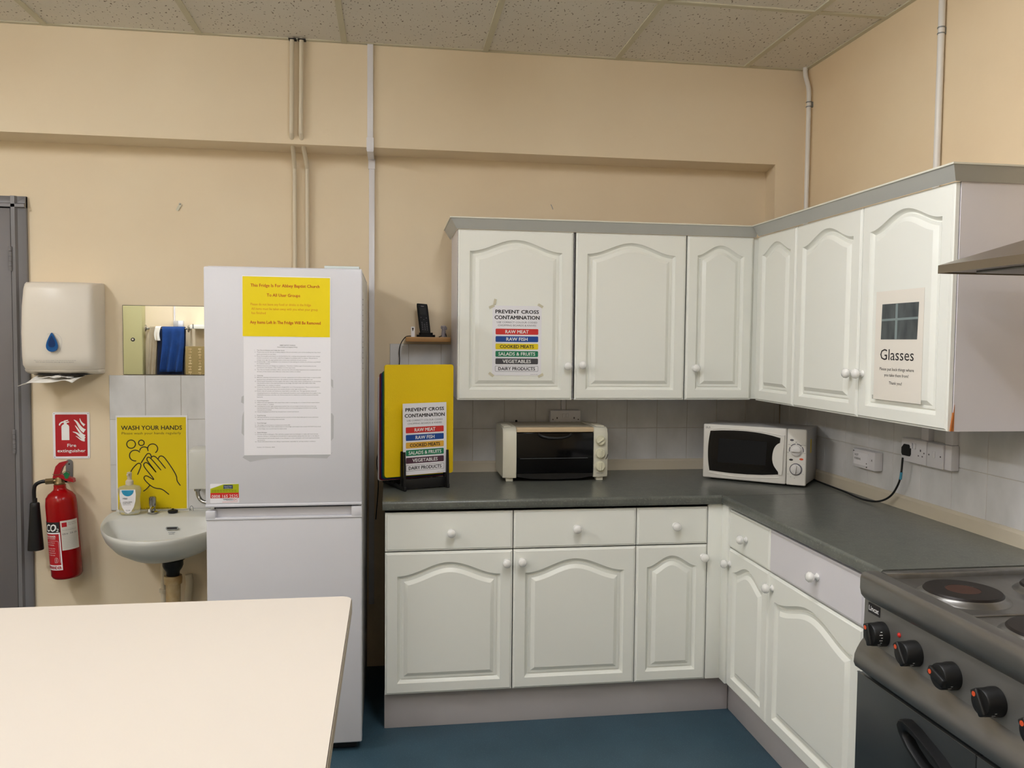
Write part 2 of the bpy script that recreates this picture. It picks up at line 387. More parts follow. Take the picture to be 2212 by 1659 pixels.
# ceiling lights (out of frame, they light the room)
for i, (x, y, st) in enumerate(LAMPS):
    t = thing('ceiling_light', (x, y, ZC), 'long white fluorescent ceiling light fitting above the camera', 'ceiling light', 'ceiling lights out of frame')
    mb = MB().box(x-.075, y-.60, ZC-0.035, x+.075, y+.60, ZC-0.006, r=0.004); obj('lamp_body', mb, M['lamp_body'], t)
    mb = MB().box(x-.07, y-.585, ZC-0.095, x+.07, y+.585, ZC-0.036, r=0.02, seg=3); obj('diffuser', mb, emit_mat('lamp_glow', LAMP_COL, st), t)
    for e in (-.594, .594): obj('end_cap', MB().box(x-.073, y+e-.007, ZC-0.098, x+.073, y+e+.007, ZC-0.034, r=0.004), M['lamp_body'], t)

# ================================================================== CABINETS
T = 0.018
def door_mb(mx, W, H, st=0.047, mb_=0.043, mt=0.041, aH=0.05, p=1.0):
    nb, na = 6, 56; mb = MB(mx)
    xa, xb, ys = st, W-st, H-mt-aH
    def top(x):
        u = max(-1.0, min(1.0, (x-(xa+xb)/2)/((xb-xa)/2))); return ys+aH*(0.5+0.5*math.cos(math.pi*u))**p
    def inset(d):
        X0, X1, Y0 = xa+d, xb-d, mb_+d; pts = []
        def tp(x):
            e = 1e-3; sl = (top(x+e)-top(x-e))/(2*e); return top(x)-d*math.sqrt(1+min(sl*sl, 2.5))
        yr_, yl = tp(X1), tp(X0)
        pts += [(X0+(X1-X0)*i/nb, Y0) for i in range(nb)] + [(X1, Y0+(yr_-Y0)*i/nb) for i in range(nb)]
        pts += [(X1-(X1-X0)*i/na, tp(X1-(X1-X0)*i/na)) for i in range(na)] + [(X0, yl-(yl-Y0)*i/nb) for i in range(nb)]
        return pts
    def rect(ins):
        a, b, c, d_ = ins, ins, W-ins, H-ins
        L = [(a+(c-a)*i/nb, b) for i in range(nb)] + [(c, b+(d_-b)*i/nb) for i in range(nb)]
        L += [(c-(c-a)*i/na, d_) for i in range(na)] + [(a, d_-(d_-b)*i/nb) for i in range(nb)]
        return L
    def z(L, w_): return [(a, b, w_) for a, b in L]
    seq = [z(rect(0), -T), z(rect(0), -0.006), z(rect(0.003), -0.0042), z(rect(0.0045), -0.0042), z(rect(0.008), 0.0)]
    for d_, w_ in ((0, 0), (0.002, -0.006), (0.012, -0.0135), (0.015, -0.0135), (0.0155, -0.0095), (0.020, -0.0095), (0.025, -0.0098), (0.038, -0.0010), (0.040, 0.0)): seq.append(z(inset(d_), w_))
    mb.loops(seq, cap0=True)
    mb.add(seq[-1], [tuple(range(len(seq[-1])))])
    return mb
def drawer_mb(mx, W, H):
    mb = MB(mx)
    R = lambda i, w_: [(i, i, w_), (W-i, i, w_), (W-i, H-i, w_), (i, H-i, w_)]
    mb.loops([R(0, -T), R(0, -0.006), R(0.003, -0.0042), R(0.0045, -0.0042), R(0.008, 0)], cap0=True, cap1=True); return mb
def knob(parent, mx, u, v):
    mb = MB(mx @ Matrix.Translation((u, v, 0)))
    mb.lathe([(0.0115, 0.0), (0.0125, 0.002), (0.0105, 0.005), (0.0062, 0.008), (0.006, 0.012), (0.009, 0.0145), (0.0145, 0.018), (0.0172, 0.024), (0.0165, 0.031), (0.012, 0.0365), (0.005, 0.039), (0.0, 0.0393)], 28)
    return obj('knob', mb, M['porc'], parent)

def base_unit(mx, W, label, drawer_knob, door_knob, cool_drawer=False):
    """mx frame at the unit's left floor corner, on the door front plane"""
    t = thing('base_cabinet', mx.translation, label, 'cabinet', 'base cabinets under the worktop')
    mb = MB(mx); mb.box(0.001, 0.150, -0.53, W-0.001, 0.878, -T-0.002); obj('carcass', mb, M['cool'], t)
    mb = MB(mx); mb.box(0.001, 0.151, -T-0.0035, W-0.001, 0.877, -T-0.002); obj('gap_shade', mb, M['gap'], t)  # thin grey sheet, painted shade for the gaps around door and drawer
    g = 0.002
    dm = mx @ Matrix.Translation((g, 0.154, 0)); wide = W > 0.4
    dd = obj('door', door_mb(dm, W-2*g, 0.558, st=0.047 if wide else 0.044, aH=0.052 if wide else 0.045, p=1.0 if wide else 0.85), M['white'], t)
    knob(dd, mx, *door_knob)
    wm = mx @ Matrix.Translation((g, 0.717, 0))
    dr = obj('drawer', drawer_mb(wm, W-2*g, 0.150), M['cool'] if cool_drawer else M['white'], t)
    knob(dr, mx, *drawer_knob); return t
base_unit(FB(0, YB, 0), 0.5, 'white arched base cabinet at the left end, beside the fridge', (0.255, 0.789), (0.473, 0.665))
base_unit(FB(0.5, YB, 0), 0.5, 'white arched base cabinet below the toaster oven, middle of the back row', (0.252, 0.7935), (0.034, 0.667))
base_unit(FB(1.0, YB, 0), 0.3, 'narrow white base cabinet left of the inner corner post', (0.160, 0.7935), (0.280, 0.664))
base_unit(FR(XB, -0.664, 0), 0.36, 'narrow white base cabinet right of the inner corner post', (0.165, 0.784), (0.018, 0.652))
base_unit(FR(XB, -1.0225, 0), 0.6, 'wide white base cabinet next to the steel cooker, plain cool-white drawer', (0.340, 0.793), (0.032, 0.664), True)
mb = MB().box(1.302, YB+0.002, 0.154, XB, YB+0.02, 0.878, r=0.003); mb.box(XB-0.004, -0.662, 0.154, XB+0.014, YB+0.004, 0.878, r=0.003)
obj('corner_post', mb, M['white'], label='white L-shaped corner post between the two rows of base cabinets', cat='cabinet panel')
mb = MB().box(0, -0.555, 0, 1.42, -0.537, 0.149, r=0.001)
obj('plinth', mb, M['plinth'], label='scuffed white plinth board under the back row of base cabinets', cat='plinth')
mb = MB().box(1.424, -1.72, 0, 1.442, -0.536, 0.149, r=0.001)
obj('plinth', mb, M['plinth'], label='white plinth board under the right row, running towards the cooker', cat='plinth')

# worktops
def nose(): return [(0, 0)] + [(-0.006*1+0.0, 0)] 
pts = []
for i in range(9):
    a = math.radians(90*i/8); pts.append((-math.sin(a)*0.012, -0.012+math.cos(a)*0.012))
for i in range(9):
    a = math.radians(90*i/8); pts.append((-0.012+(1-math.cos(a))*0.010, -0.026-math.sin(a)*0.010))
def wtp(front, back, sgn): return [(back, WT), *[(front+0.012*1+p[0], WT+p[1]) for p in pts], (back, WT-0.036)]
mb = MB(); mb.prism(wtp(-0.623, 0.077, 1), -0.008, 1.349, axis='x'); mb.box(1.349, -0.6222, WT-0.036, 1.933, 0.077, WT)
obj('worktop', mb, M['worktop'], label='mottled grey laminate worktop along the back wall under the toaster oven', cat='worktop', ang=50)
mb = MB(); mb.prism(wtp(1.349, 1.933, 1), -1.722, -0.6242, axis='y')
obj('worktop', mb, M['worktop'], label='mottled grey laminate worktop along the right wall up to the cooker', cat='worktop', ang=50)
mb = MB().box(1.352, -0.6242, WT-0.03, 1.93, -0.6222, WT+0.0006)
obj('joint_strip', mb, M['steel'], label='thin joint strip between the two grey worktops at the corner', cat='strip')

# wall cabinets
def wall_unit(mx, W, label, kn, x_door=(0.002, 0.002), depth=0.36, side=None, z0=1.283, H=0.715):
    t = thing('wall_cabinet', mx @ Vector((W/2, z0, 0)), label, 'cabinet', 'wall cabinets')
    mb = MB(mx); mb.box(0.0, z0+0.002, -depth, W, z0+H, -T-0.001); obj('carcass', mb, M['cool'], t)
    mb = MB(mx); mb.box(0.001, z0+0.003, -T-0.0025, W-0.001, z0+H-0.001, -T-0.001); obj('gap_shade', mb, M['gap'], t)  # thin grey sheet, painted shade for the gaps beside the door
    W2 = W-x_door[0]-x_door[1]; wide = W > 0.4
    dm = mx @ Matrix.Translation((x_door[0], z0-0.001, 0))
    d_ = obj('door', door_mb(dm, W2, H-0.001, st=0.048 if wide else 0.044, aH=0.05 if wide else 0.045, p=1.0 if wide else 0.85, mt=0.04), M['white'], t)
    if kn: knob(d_, mx, *kn)
    return t
wall_unit(FB(0.298, YW, 0), 0.5, 'white arched wall cabinet carrying the colour-code notice', (0.470, 1.427), (0.002, 0.007))
wall_unit(FB(0.798, YW, 0), 0.497, 'white arched wall cabinet above the toaster oven with a blank door', (0.034, 1.432), (0.005, 0.004))
wall_unit(FB(1.295, YW, 0), 0.313, 'narrow white wall cabinet left of the inner corner of the wall units', (0.042, 1.421), (0.003, 0.009))
t3 = [o for o in C.objects if o.get('label', '').startswith('narrow white wall cabinet left')][0]
obj('corner_filler', MB().box(1.6025, -0.297, 1.285, 1.66, -0.24, 1.996), M['white'], t3)
obj('filler_strip', MB().box(1.6275, -0.334, 1.285, 1.66, -0.297, 1.996), M['white'], t3)
wall_unit(FR(XW, -0.335, 0), 0.350, 'narrowest white wall cabinet right of the inner corner', None, (0.002, 0.003), depth=0.325)
wall_unit(FR(XW, -0.686, 0), 0.460, 'white arched wall cabinet on the right wall, left of the Glasses notice', (0.430, 1.431), depth=0.325)
t6 = wall_unit(FR(XW, -1.147, 0), 0.468, 'white arched wall cabinet on the right wall carrying the Glasses notice', (0.030, 1.432), depth=0.325)
obj('end_panel', MB().box(XW+T+0.001, -1.6175, 1.282, XR, -1.6152, 1.998), M['cool'], t6)
mb = MB(); mb.prism([(XW+0.012, 1.283), (XW+T+0.004, 1.283), (XW+T+0.004, 1.36)], -1.6185, -1.612, axis='y'); obj('exposed_chipboard', mb, M['chip'], t6, label='bare orange chipboard edge')
# cornice
def cornice(name, pth, label):
    # path of (x,y) at the cabinet front line with outward miters
    prof = [(0.0, 1.999), (0.004, 1.996), (0.008, 2.002), (0.030, 2.036), (0.033, 2.0375), (0.033, 2.041), (0.024, 2.041), (0.0, 2.003)]
    t = None
    for mi_, (pr, mt_) in enumerate(((prof, M['cornice']), ([(0.0285, 2.0375), (0.034, 2.0375), (0.034, 2.0425), (0.0285, 2.0425)], M['cornice_top']))):
        mb = MB(); n = len(pth); L = []
        for i in range(n):
            p = Vector(pth[i])
            e1 = (p-Vector(pth[i-1])).normalized() if i else None
            e2 = (Vector(pth[i+1])-p).normalized() if i < n-1 else None
            e1 = e1 or e2; e2 = e2 or e1
            n1 = Vector((e1.y, -e1.x)); n2 = Vector((e2.y, -e2.x)); k = (n1+n2)/(1+n1.dot(n2))
            L.append([(p.x+k.x*o, p.y+k.y*o, z) for o, z in pr])
        mb.loops(L, True, True)
        if t is None:
            t = obj(name, mb, mt_, label=label, cat='cornice', ang=30)
        else: obj('top_edge', mb, mt_, t)
cornice('cornice', [(0.297, 0.07), (0.297, YW+0.002), (XW+0.0, YW+0.002)], 'shade-grey cornice strip on top of the back wall cabinets')
cornice('cornice', [(XW+0.0, YW-0.034), (XW+0.0, -1.619), (XR-0.003, -1.619)], 'shade-grey cornice strip on top of the right wall cabinets, turning the end')

# ================================================================== PAPERS
def paper(name, mx, W, H, mt, label, cat, t=0.0004, border=None):
    mb = MB(mx); mb.box(0, 0, 0.0003, W, H, 0.0003+t)
    return obj(name, mb, mt, label=label, cat=cat)
def contamination(mx, W, H, label, cols, name):
    p = paper(name, mx, W, H, M['paper'], label, 'notice')
    s = W/0.211; w_ = 0.001
    mb = MB(mx); 
    text(mb, 'PREVENT CROSS', W/2, H*0.890, 0.0142*s, 'c', W*0.88, 0.06, w_)
    text(mb, 'CONTAMINATION', W/2, H*0.806, 0.0150*s, 'c', W*0.91, 0.06, w_)
    obj('heading', mb, M['ink'], p)
    mb = MB(mx)
    text(mb, 'USE CORRECT COLOUR CODED', W/2, H*0.750, 0.0072*s, 'c', W*0.82, 0.01, w_)
    text(mb, 'CHOPPING BOARDS & KNIVES', W/2, H*0.706, 0.0072*s, 'c', W*0.78, 0.01, w_)
    obj('small_print', mb, M['inkgrey'], p); mb = MB(mx)
    text(mb, 'seton.co.uk', W*0.93, H*0.012, 0.003*s, 'r', W*0.15, 0.0, w_)
    obj('printer_mark', mb, M['inkgrey'], p)
    rows = [('RAW MEAT', 0.55), ('RAW FISH', 0.50), ('COOKED MEATS', 0.80), ('SALADS & FRUITS', 0.87), ('VEGETABLES', 0.67), ('DAIRY PRODUCTS', 0.87)]
    for i, ((tx, fr), c) in enumerate(zip(rows, cols)):
        yc = H*(0.628-0.1062*i); h2 = H*0.0415
        mb = MB(mx)
        if c is None:
            flat(mb, rrect(W*0.06, yc-h2, W*0.94, yc+h2, 0.005*s), 0.0011); cc = M['inkgrey']
        else: flat(mb, rrect(W*0.065, yc-h2, W*0.935, yc+h2, 0.004*s), 0.0011); cc = M[c]
        b = obj('colour_band', mb, cc, p)
        if c is None:
            mb = MB(mx); flat(mb, rrect(W*0.066, yc-h2+0.0012*s, W*0.934, yc+h2-0.0012*s, 0.004*s), 0.0013); obj('band_fill', mb, M['paper'], b)
        mb = MB(mx); text(mb, tx, W/2, yc-H*0.023, H*0.046, 'c', W*0.86*fr, 0.035, 0.0016)
        obj('band_lettering', mb, M['whiteink'] if c not in (None, 'band_y', 'band_o') else M['ink'], b)
    return p
pw = contamination(FB(0.4455, YW-0.0005, 1.386), 0.210, 0.2945, 'white cross contamination notice taped on the leftmost wall cabinet door', ['band_r', 'band_b', 'band_y', 'band_g', 'band_k', None], 'notice')
for (x, z, a) in ((-0.012, 0.285, 0.5), (0.196, 0.292, -0.5), (-0.012, 0.0, -0.6), (0.200, -0.004, 0.5), (0.002, 0.305, 1.4)):
    mb = MB(FB(0.4455, YW-0.0016, 1.386) @ Matrix.Translation((x+0.008, z+0.004, 0)) @ Matrix.Rotation(a, 4, 'Z')); flat(mb, [(-0.012, -0.005), (0.012, -0.006), (0.013, 0.005), (-0.011, 0.006)], 0); obj('tape', mb, M['tape'], pw)

# Glasses notice on the right run (the door panel front is the plane x = XW)
mxg = FR(XW-0.0004, -1.247, 1.352)
pg = paper('notice', mxg, 0.250, 0.352, mat('aged_paper', rgb(238, 231, 220), rough=0.5), 'white Glasses notice with a dark photo, on the right wall cabinet', 'notice')
mb = MB(mxg); flat(mb, [(0.033, 0.196), (0.222, 0.196), (0.226, 0.310), (0.036, 0.310)], 0.0012); ph = obj('photo_print', mb, M['photo1'], pg)
mb = MB(mxg); flat(mb, [(0.108, 0.197), (0.120, 0.197), (0.121, 0.309), (0.109, 0.309)], 0.0014); flat(mb, [(0.036, 0.262), (0.224, 0.265), (0.224, 0.258), (0.036, 0.255)], 0.0015); obj('photo_shelf', mb, M['photo2'], ph)
mb = MB(mxg)
text(mb, 'Glasses', 0.121, 0.130, 0.0345, 'c', 0.176, 0.0, 0.0012)
obj('title_lettering', mb, M['ink'], pg); mb = MB(mxg)
text(mb, 'Please put back things where', 0.122, 0.096, 0.0095, 'c', 0.180, 0.004, 0.0012)
text(mb, 'you take them from!', 0.122, 0.077, 0.0095, 'c', 0.128, 0.004, 0.0012)
text(mb, 'Thank you!', 0.119, 0.052, 0.0095, 'c', 0.068, 0.004, 0.0012)
obj('note_lettering', mb, M['ink'], pg)

# ================================================================== FRIDGE
FX0, FX1, FY = -0.631, -0.081, -0.732
t = thing('fridge_freezer', ((FX0+FX1)/2, -0.35, 0), 'tall white two-door fridge freezer left of the base cabinets', 'fridge')
mb = MB().box(FX0+0.004, -0.672, 0.03, FX1-0.002, 0.02, 1.782, r=0.006); obj('body', mb, M['fridge_side'], t)
mb = MB().box(FX0+0.02, -0.681, 0.045, FX1-0.012, -0.671, 1.775); obj('seal', mb, M['seal'], t)
mb = MB().box(FX0+0.003, -0.678, 1.7825, FX1-0.003, 0.018, 1.790, r=0.003); obj('top_panel', mb, M['fridge'], t)
ud = obj('upper_door', MB().box(FX0, FY, 0.936, FX1, -0.681, 1.784, r=0.006, seg=3), M['fridge'], t)
obj('door_lip', MB().box(FX0, FY-0.004, 0.927, FX1, -0.70, 0.938, r=0.004), M['fridge'], ud)
ld = obj('lower_door', MB().box(FX0+0.002, FY, 0.036, FX1, -0.681, 0.884, r=0.006, seg=3), M['fridge'], t)
mb = MB(); mb.box(FX0, FY-0.003, 0.880, FX1, -0.70, 0.889, r=0.003); mb.box(FX0, FY-0.003, 0.884, FX0+0.034, -0.69, 0.914, r=0.003); mb.box(FX1-0.038, FY-0.003, 0.884, FX1, -0.69, 0.922, r=0.003)
mb.box(FX0+0.03, FY+0.024, 0.884, FX1-0.03, FY+0.032, 0.918); obj('handle_recess', mb, M['fridge'], ld)
obj('kick_plate', MB().box(FX0+0.02, -0.70, 0.006, FX1-0.02, -0.62, 0.034), M['black'], t)
for x, y in ((FX0+0.05, -0.66), (FX1-0.05, -0.66), (FX0+0.05, -0.05), (FX1-0.05, -0.05)):
    obj('foot', MB(Matrix.Translation((x, y, 0))).lathe([(0.018, 0), (0.018, 0.012), (0.01, 0.014), (0.01, 0.035)], 16), M['black'], t)
# pale rating label on the fridge's right side
mb = MB(frame((FX1-0.0018, -0.64, 1.40), (0, 1, 0), (0, 0, 1))); flat(mb, [(0, 0), (0.075, 0), (0.075, 0.31), (0, 0.31)], 0.0006); sl = obj('side_label', mb, M['paper'], t, label='pale rating label on the side')
mb = MB(frame((FX1-0.0018, -0.64, 1.40), (0, 1, 0), (0, 0, 1)))
for k in range(14):
    z_ = 0.02+k*0.02; mb.box(0.010, z_, 0.0007, 0.010+0.03+0.02*random.random(), z_+0.004, 0.0009)
obj('label_print', mb, M['inkgrey'], sl)
# service sticker
ms = FB(-0.6145, FY-0.0004, 0.9425)
mb = MB(ms); flat(mb, rrect(0, 0, 0.100, 0.070, 0.004), 0.0002); st = obj('service_sticker', mb, M['paper'], t, label='yellow, red and white service phone sticker')
mb = MB(ms); flat(mb, [(0.001, 0.036), (0.099, 0.036), (0.099, 0.0685), (0.046, 0.0675), (0.001, 0.052)], 0.0004); obj('yellow_area', mb, M['lime'], st)
mb = MB(ms); flat(mb, [(0.001, 0.018), (0.099, 0.018), (0.099, 0.037), (0.001, 0.037)], 0.0005); obj('red_area', mb, M['stickr'], st)
mb = MB(ms); flat(mb, rrect(0.046, 0.051, 0.078, 0.065, 0.001), 0.0006); obj('blue_box', mb, M['navy'], st)
mb = MB(ms); text(mb, '0808 165 2525', 0.005, 0.0195, 0.0105, 'l', 0.090, 0.01, 0.0009); text(mb, 'Need Help?', 0.062, 0.0585, 0.0032, 'c', 0.026, 0, 0.0009); text(mb, 'Contact us', 0.062, 0.053, 0.003, 'c', 0.024, 0, 0.0009); obj('sticker_number', mb, M['whiteink'], st)
mb = MB(ms); text(mb, 'DAEWOO', 0.046, 0.0115, 0.0042, 'l', 0.032, 0.03, 0.0009); text(mb, 'ELECTRONICS', 0.056, 0.0085, 0.0018, 'l', 0.022, 0, 0.0009); obj('sticker_maker', mb, M['ink'], st)
mb = MB(ms); stroke(mb, [(0.081, 0.0155), (0.081, 0.0085)], 0.0008, 0.001); stroke(mb, [(0.081, 0.0155), (0.086, 0.014), (0.090, 0.010), (0.095, 0.0085)], 0.0008, 0.001); stroke(mb, [(0.081, 0.0085), (0.086, 0.010), (0.090, 0.014), (0.095, 0.0155)], 0.0008, 0.001); stroke(mb, [(0.042, 0.0035), (0.094, 0.0045)], 0.0009, 0.001); obj('sticker_logo', mb, M['stickr'], st)
mb = MB(ms)
for i in range(3): 
    for k in range(9):
        a = 0.004+k*0.0098+random.random()*0.001; flat(mb, [(a, 0.0395+i*0.0035), (a+0.0075, 0.0395+i*0.0035), (a+0.0075, 0.0405+i*0.0035), (a, 0.0405+i*0.0035)], 0.0006)
obj('sticker_small_print', mb, mat('sticker_dark_print', rgb(104, 104, 10), rough=0.5), st)

# yellow notice
my = FB(-0.500, FY-0.0012, 1.5385) @ Matrix.Rotation(math.radians(-0.2), 4, 'Z')
p = paper('notice', my, 0.307, 0.216, M['paper'], 'yellow Abbey Baptist Church fridge notice taped on the upper fridge door', 'notice')
mb = MB(my); flat(mb, [(0.0015, 0.001), (0.305, 0.001), (0.305, 0.213), (0.0015, 0.213)], 0.0008); obj('yellow_field', mb, M['yel'], p)
mb = MB(my)
def L1(tx, px0, px1, py, h, mb, bold): text(mb, tx, px0, py, h, 'l', px1-px0, bold, 0.001)
L1('This Fridge Is For Abbey Baptist Church', 0.029, 0.268, 0.177, 0.0105, mb, 0.03)
obj('heading_line', mb, M['rust_ink'], p); mb = MB(my)
L1('To All User Groups', 0.085, 0.200, 0.143, 0.0105, mb, 0.03)
obj('heading_line', mb, M['rust_ink'], p); mb = MB(my)
L1('Any Items Left In The Fridge Will Be Removed', 0.027, 0.272, 0.046, 0.0105, mb, 0.03)
obj('warning_line', mb, M['rust_ink'], p)
mb = MB(my)
L1('Please do not leave any food or drinks in the fridge', 0.029, 0.238, 0.111, 0.0085, mb, 0.005)
L1('All items must be taken away with you when your group', 0.032, 0.262, 0.095, 0.0085, mb, 0.005)
L1('has finished', 0.032, 0.081, 0.080, 0.0085, mb, 0.005)
obj('plain_lettering', mb, M['orange_ink'], p)
# policy sheet
mp_ = FB(-0.496, FY-0.0004, 1.1135)
p = paper('policy_sheet', mp_, 0.304, 0.424, M['paper'], 'white typed food hygiene policy sheet taped below the yellow notice', 'notice')
for pts_ in ([(-0.006, -0.008), (0.02, -0.024), (0.05, -0.018), (0.09, -0.012), (0.18, -0.010), (0.29, -0.014), (0.312, 0.010), (0.30, 0.0), (0.0, 0.0)], [(0.305, 0.05), (0.313, 0.06), (0.314, 0.14), (0.308, 0.15), (0.303, 0.15), (0.303, 0.05)], [(-0.009, 0.08), (0.0, 0.07), (0.0, 0.16), (-0.006, 0.14)], [(-0.01, 0.19), (0.0, 0.185), (0.0, 0.215), (-0.008, 0.21)], [(0.305, 0.25), (0.312, 0.24), (0.312, 0.27), (0.305, 0.275)]):
    sm = MB(mp_); flat(sm, pts_, 0.0); obj('tape_residue', sm, M['smudge'], p)
B = MB(mp_)
H0 = 0.424
lines = [  # (text, bold, indent 0 number / 1 body, y fraction px from 729..985)
 ('ABBEY BAPTIST CHURCH', 2, 746), ('Food Health and Hygiene Policy', 2, 750),
 ('1.|The Church Kitchen and Coffee Bar Areas', 1, 757, .43), ('1.1|These areas are for the use of Abbey Baptist Church and other users of the building who have been', 0, 761, 1.0), ('|given permission to use them.', 0, 765.5, .30),
 ('1.2|Every Group given permission to use the kitchen for cooking and preparation of food must include', 0, 769.5, .99), ('|at least one person who holds a valid Food Hygiene Certificate level 2 or above. This person in', 0, 773.5, .95), ('|charge must sign the appropriate form at the start and finish of each session.', 0, 778, .78),
 ('1.3|Exceptionally, a valid certificate is not necessary if only making hot drinks, but all items used MUST', 0, 782, 1.0), ('|be machine washed', 0, 786, .20),
 ('1.4|Kitchens have hot and dangerous equipment. Therefore children aged 10 and under are not', 0, 790.5, .93), ('|permitted in the kitchen, older children must be supervised.', 0, 794.5, .60),
 ('1.5|The Church Health and Safety Officer ensures that all food safety legislations are complied with and', 0, 799, 1.0), ('|all users of the kitchen and coffee bar areas must conform to them', 0, 803, .68),
 ('2.|Cleaning', 1, 811.5, .09), ('2.1|Effective cleaning removes bacteria on hands, equipment and surfaces which helps to stop harmful', 0, 815.5, 1.0), ('|bacteria from spreading onto food. All surfaces must be cleaned thoroughly after use', 0, 820, .87),
 ('2.2|Wash hands frequently and thoroughly with warm soapy water before handling food, in the kitchen', 0, 824, 1.0), ('|this should be done in the small hand basin by the fridge. DO NOT USE THE SINKS FOR THIS.', 0, 828, .92), ('|Additionally, use sanitiser if wished', 0, 832.5, .36),
 ('2.3|Cover any wounds with blue plasters designed for use in food preparation. These can be found in', 0, 836.5, .98), ('|the green First Aid boxes and in the kitchen drawer at the right of the cooker.', 0, 841, .78),
 ('2.4|Ensure that all utensils and dishes are clean before and after use. The appropriate coloured', 0, 845, .93), ('|chopping boards (as identified by cards displayed) should be used, washing them thoroughly in the', 0, 849.5, 1.0), ('|dishwasher between and after use. Knives must also be washed to avoid the spread of harmful', 0, 853.5, .96), ('|bacteria.', 0, 858, .09),
 ('3.|Food Preparation', 1, 866, .18), ('3.1|Wash fruit and vegetables with water from under a running tap or in a bowl of fresh water before', 0, 870, .98), ('|they are eaten or cooked.', 0, 874, .26), ('3.2|Cooking food at the right temperature and for the correct length of time will ensure that any', 0, 878, .93), ('|harmful bacteria be killed. Please check the advice on food packaging and follow the cooking', 0, 882, .94), ('|instructions provided', 0, 886, .22), ('3.3|Avoid reheating food which has already been cooked and stored', 0, 890, .65),
 ('4.|Food Serving', 1, 898, .13), ('4.1|All food should be served using appropriate utensils or fresh disposable gloves, never with bare', 0, 902, .96), ('|hands. Do not mix handling food and cash.', 0, 906.5, .43),
 ('5.|Food Storage', 1, 914.5, .14), ('5.1|The fridge must be kept at a temperature below 8C.', 0, 919, .52), ('5.2|If cold food is on the menu, please keep it in the fridge until ready to be served. DO NOT leave food', 0, 922.5, 1.0), ('|in the fridge, any unused must be taken away', 0, 927, .46),
 ('6.|Food Allergies', 1, 935, .15), ('6.1|Provide details of allergens. This will allow people with food allergies to make safe food choices.', 0, 939, .96), ('|Anyone making or donating food should label it appropriately saying what the item is, the date it', 0, 943, .97), ('|was produced, and include details of any allergens so that individuals with food hypersensitivities', 0, 947.5, .98), ('|can avoid it.', 0, 951.5, .12), ('6.2|Check beforehand about any allergy requirements especially for serving medical conditions.', 0, 955, .92),
 ('Version 1.0 17 January, 2023', 3, 967, .29)]
for ln in lines:
    tx, b, py = ln[0], ln[1], ln[2]; y = H0-(py+1.5-729)/256*H0
    if b == 2: text(B, tx, 0.152, y, 0.0030, 'c', 0.054 if 'ABBEY' in tx else 0.070, 0.02, 0.0008)
    elif b == 3: text(B, tx, 0.044, y, 0.0028, 'l', 0.062, 0.0, 0.0008)
    else:
        nme, body = tx.split('|')
        if nme: text(B, nme, 0.038, y, 0.0028, 'l', None, 0.0, 0.0008)
        text(B, body, 0.046, y, 0.0029, 'l', 0.222*ln[3], 0.02 if b == 1 else 0.0, 0.0008)
obj('typed_text', B, M['ink'], p)
# tray on top of fridge
mb = MB().box(-0.22, -0.665, 1.790, -0.093, -0.44, 1.8005, r=0.003); 
obj('plastic_lid', mb, mat('lid_pale', rgb(206, 214, 212), rough=0.3), label='small flat pale plastic lid lying on top of the fridge', cat='lid')

# ================================================================== TABLE
t = thing('island_table', (-0.85, -2.35, 0), 'large white-topped work table with rounded corners in the foreground', 'table')
def rr2(i): return rrect(-1.62+i, -2.97+i, -0.070-i, -1.742-i, 0.028-i*.5, 8)
mb = MB(); mb.prism(rr2(0.002), 0.8985, 0.9000); obj('tabletop', mb, M['table'], t)
mb = MB(); mb.prism(rr2(0.0012), 0.8965, 0.8985); obj('edge_line', mb, M['dark'], t)
mb = MB(); mb.prism(rr2(0.0), 0.868, 0.8965); obj('edge_band', mb, M['tedge'], t)
for x, y in ((-1.55, -1.81), (-0.15, -1.81), (-0.15, -2.90), (-1.55, -2.90)):
    obj('leg', MB().box(x-0.02, y-0.02, 0, x+0.02, y+0.02, 0.868, r=0.003), M['zinc'], t)

# ================================================================== PIPES, TRUNKING
for k, (xa, xb, lab) in enumerate(((-0.391, -0.405, 'left of the twin cream painted heating pipes above the fridge'), (-0.352, -0.350, 'right of the twin cream painted heating pipes above the fridge'))):
    yb, yt = YL-0.018, YU-0.018
    mb = MB().tube([(xa-0.004, yt, ZC+0.02), (xa-0.006, yt, 2.6), (xa-0.008, yt, 2.43), (xa-0.008, yt, 2.40), (xb, yb, 2.31), (xb, yb, 2.27), (xb, yb, 2.0), (xb, yb, 0.1)], 0.0095, n=14, smooth=2)
    tp = obj('heating_pipe', mb, M['pipe'], label=lab, cat='pipe')
    mb = MB().box(xa-0.018, YU-0.034, ZC-0.008, xa+0.014, YU, ZC-0.0052); obj('ceiling_cutout', mb, M['void'], tp)
t = thing('cable_trunking', (-0.067, -0.05, 1.0), 'white square cable trunking running down the wall behind the fridge', 'trunking')
obj('upper_run', MB().box(-0.0805, YU-0.014, 2.39, -0.0555, YU, ZC-0.002, r=0.001), M['pcb'], t)
mb = MB().box(-0.0835, YU-0.017, 2.35, -0.0525, YU, 2.405, r=0.001); mb.box(-0.0815, YU-0.015, 2.345, -0.0545, YL, 2.366, r=0.001); mb.box(-0.080, YL-0.018, 2.305, -0.050, YL, 2.35, r=0.001); obj('bend_piece', mb, M['pcb'], t)
obj('lower_run', MB().box(-0.077, YL-0.014, 0.3, -0.052, YL, 2.31, r=0.001), M['pcb'], t)
def clip(parent, x, y, z, side):
    mb = MB().tube([(x, y, z-0.012), (x, y, z-0.0085)], 0.0135, 16); mb.tube([(x, y, z+0.0085), (x, y, z+0.012)], 0.0135, 16)
    mb.box(x, y-0.005, z-0.012, XR, y+0.005, z+0.012); obj('pipe_clip', mb, M['zinc'], parent)
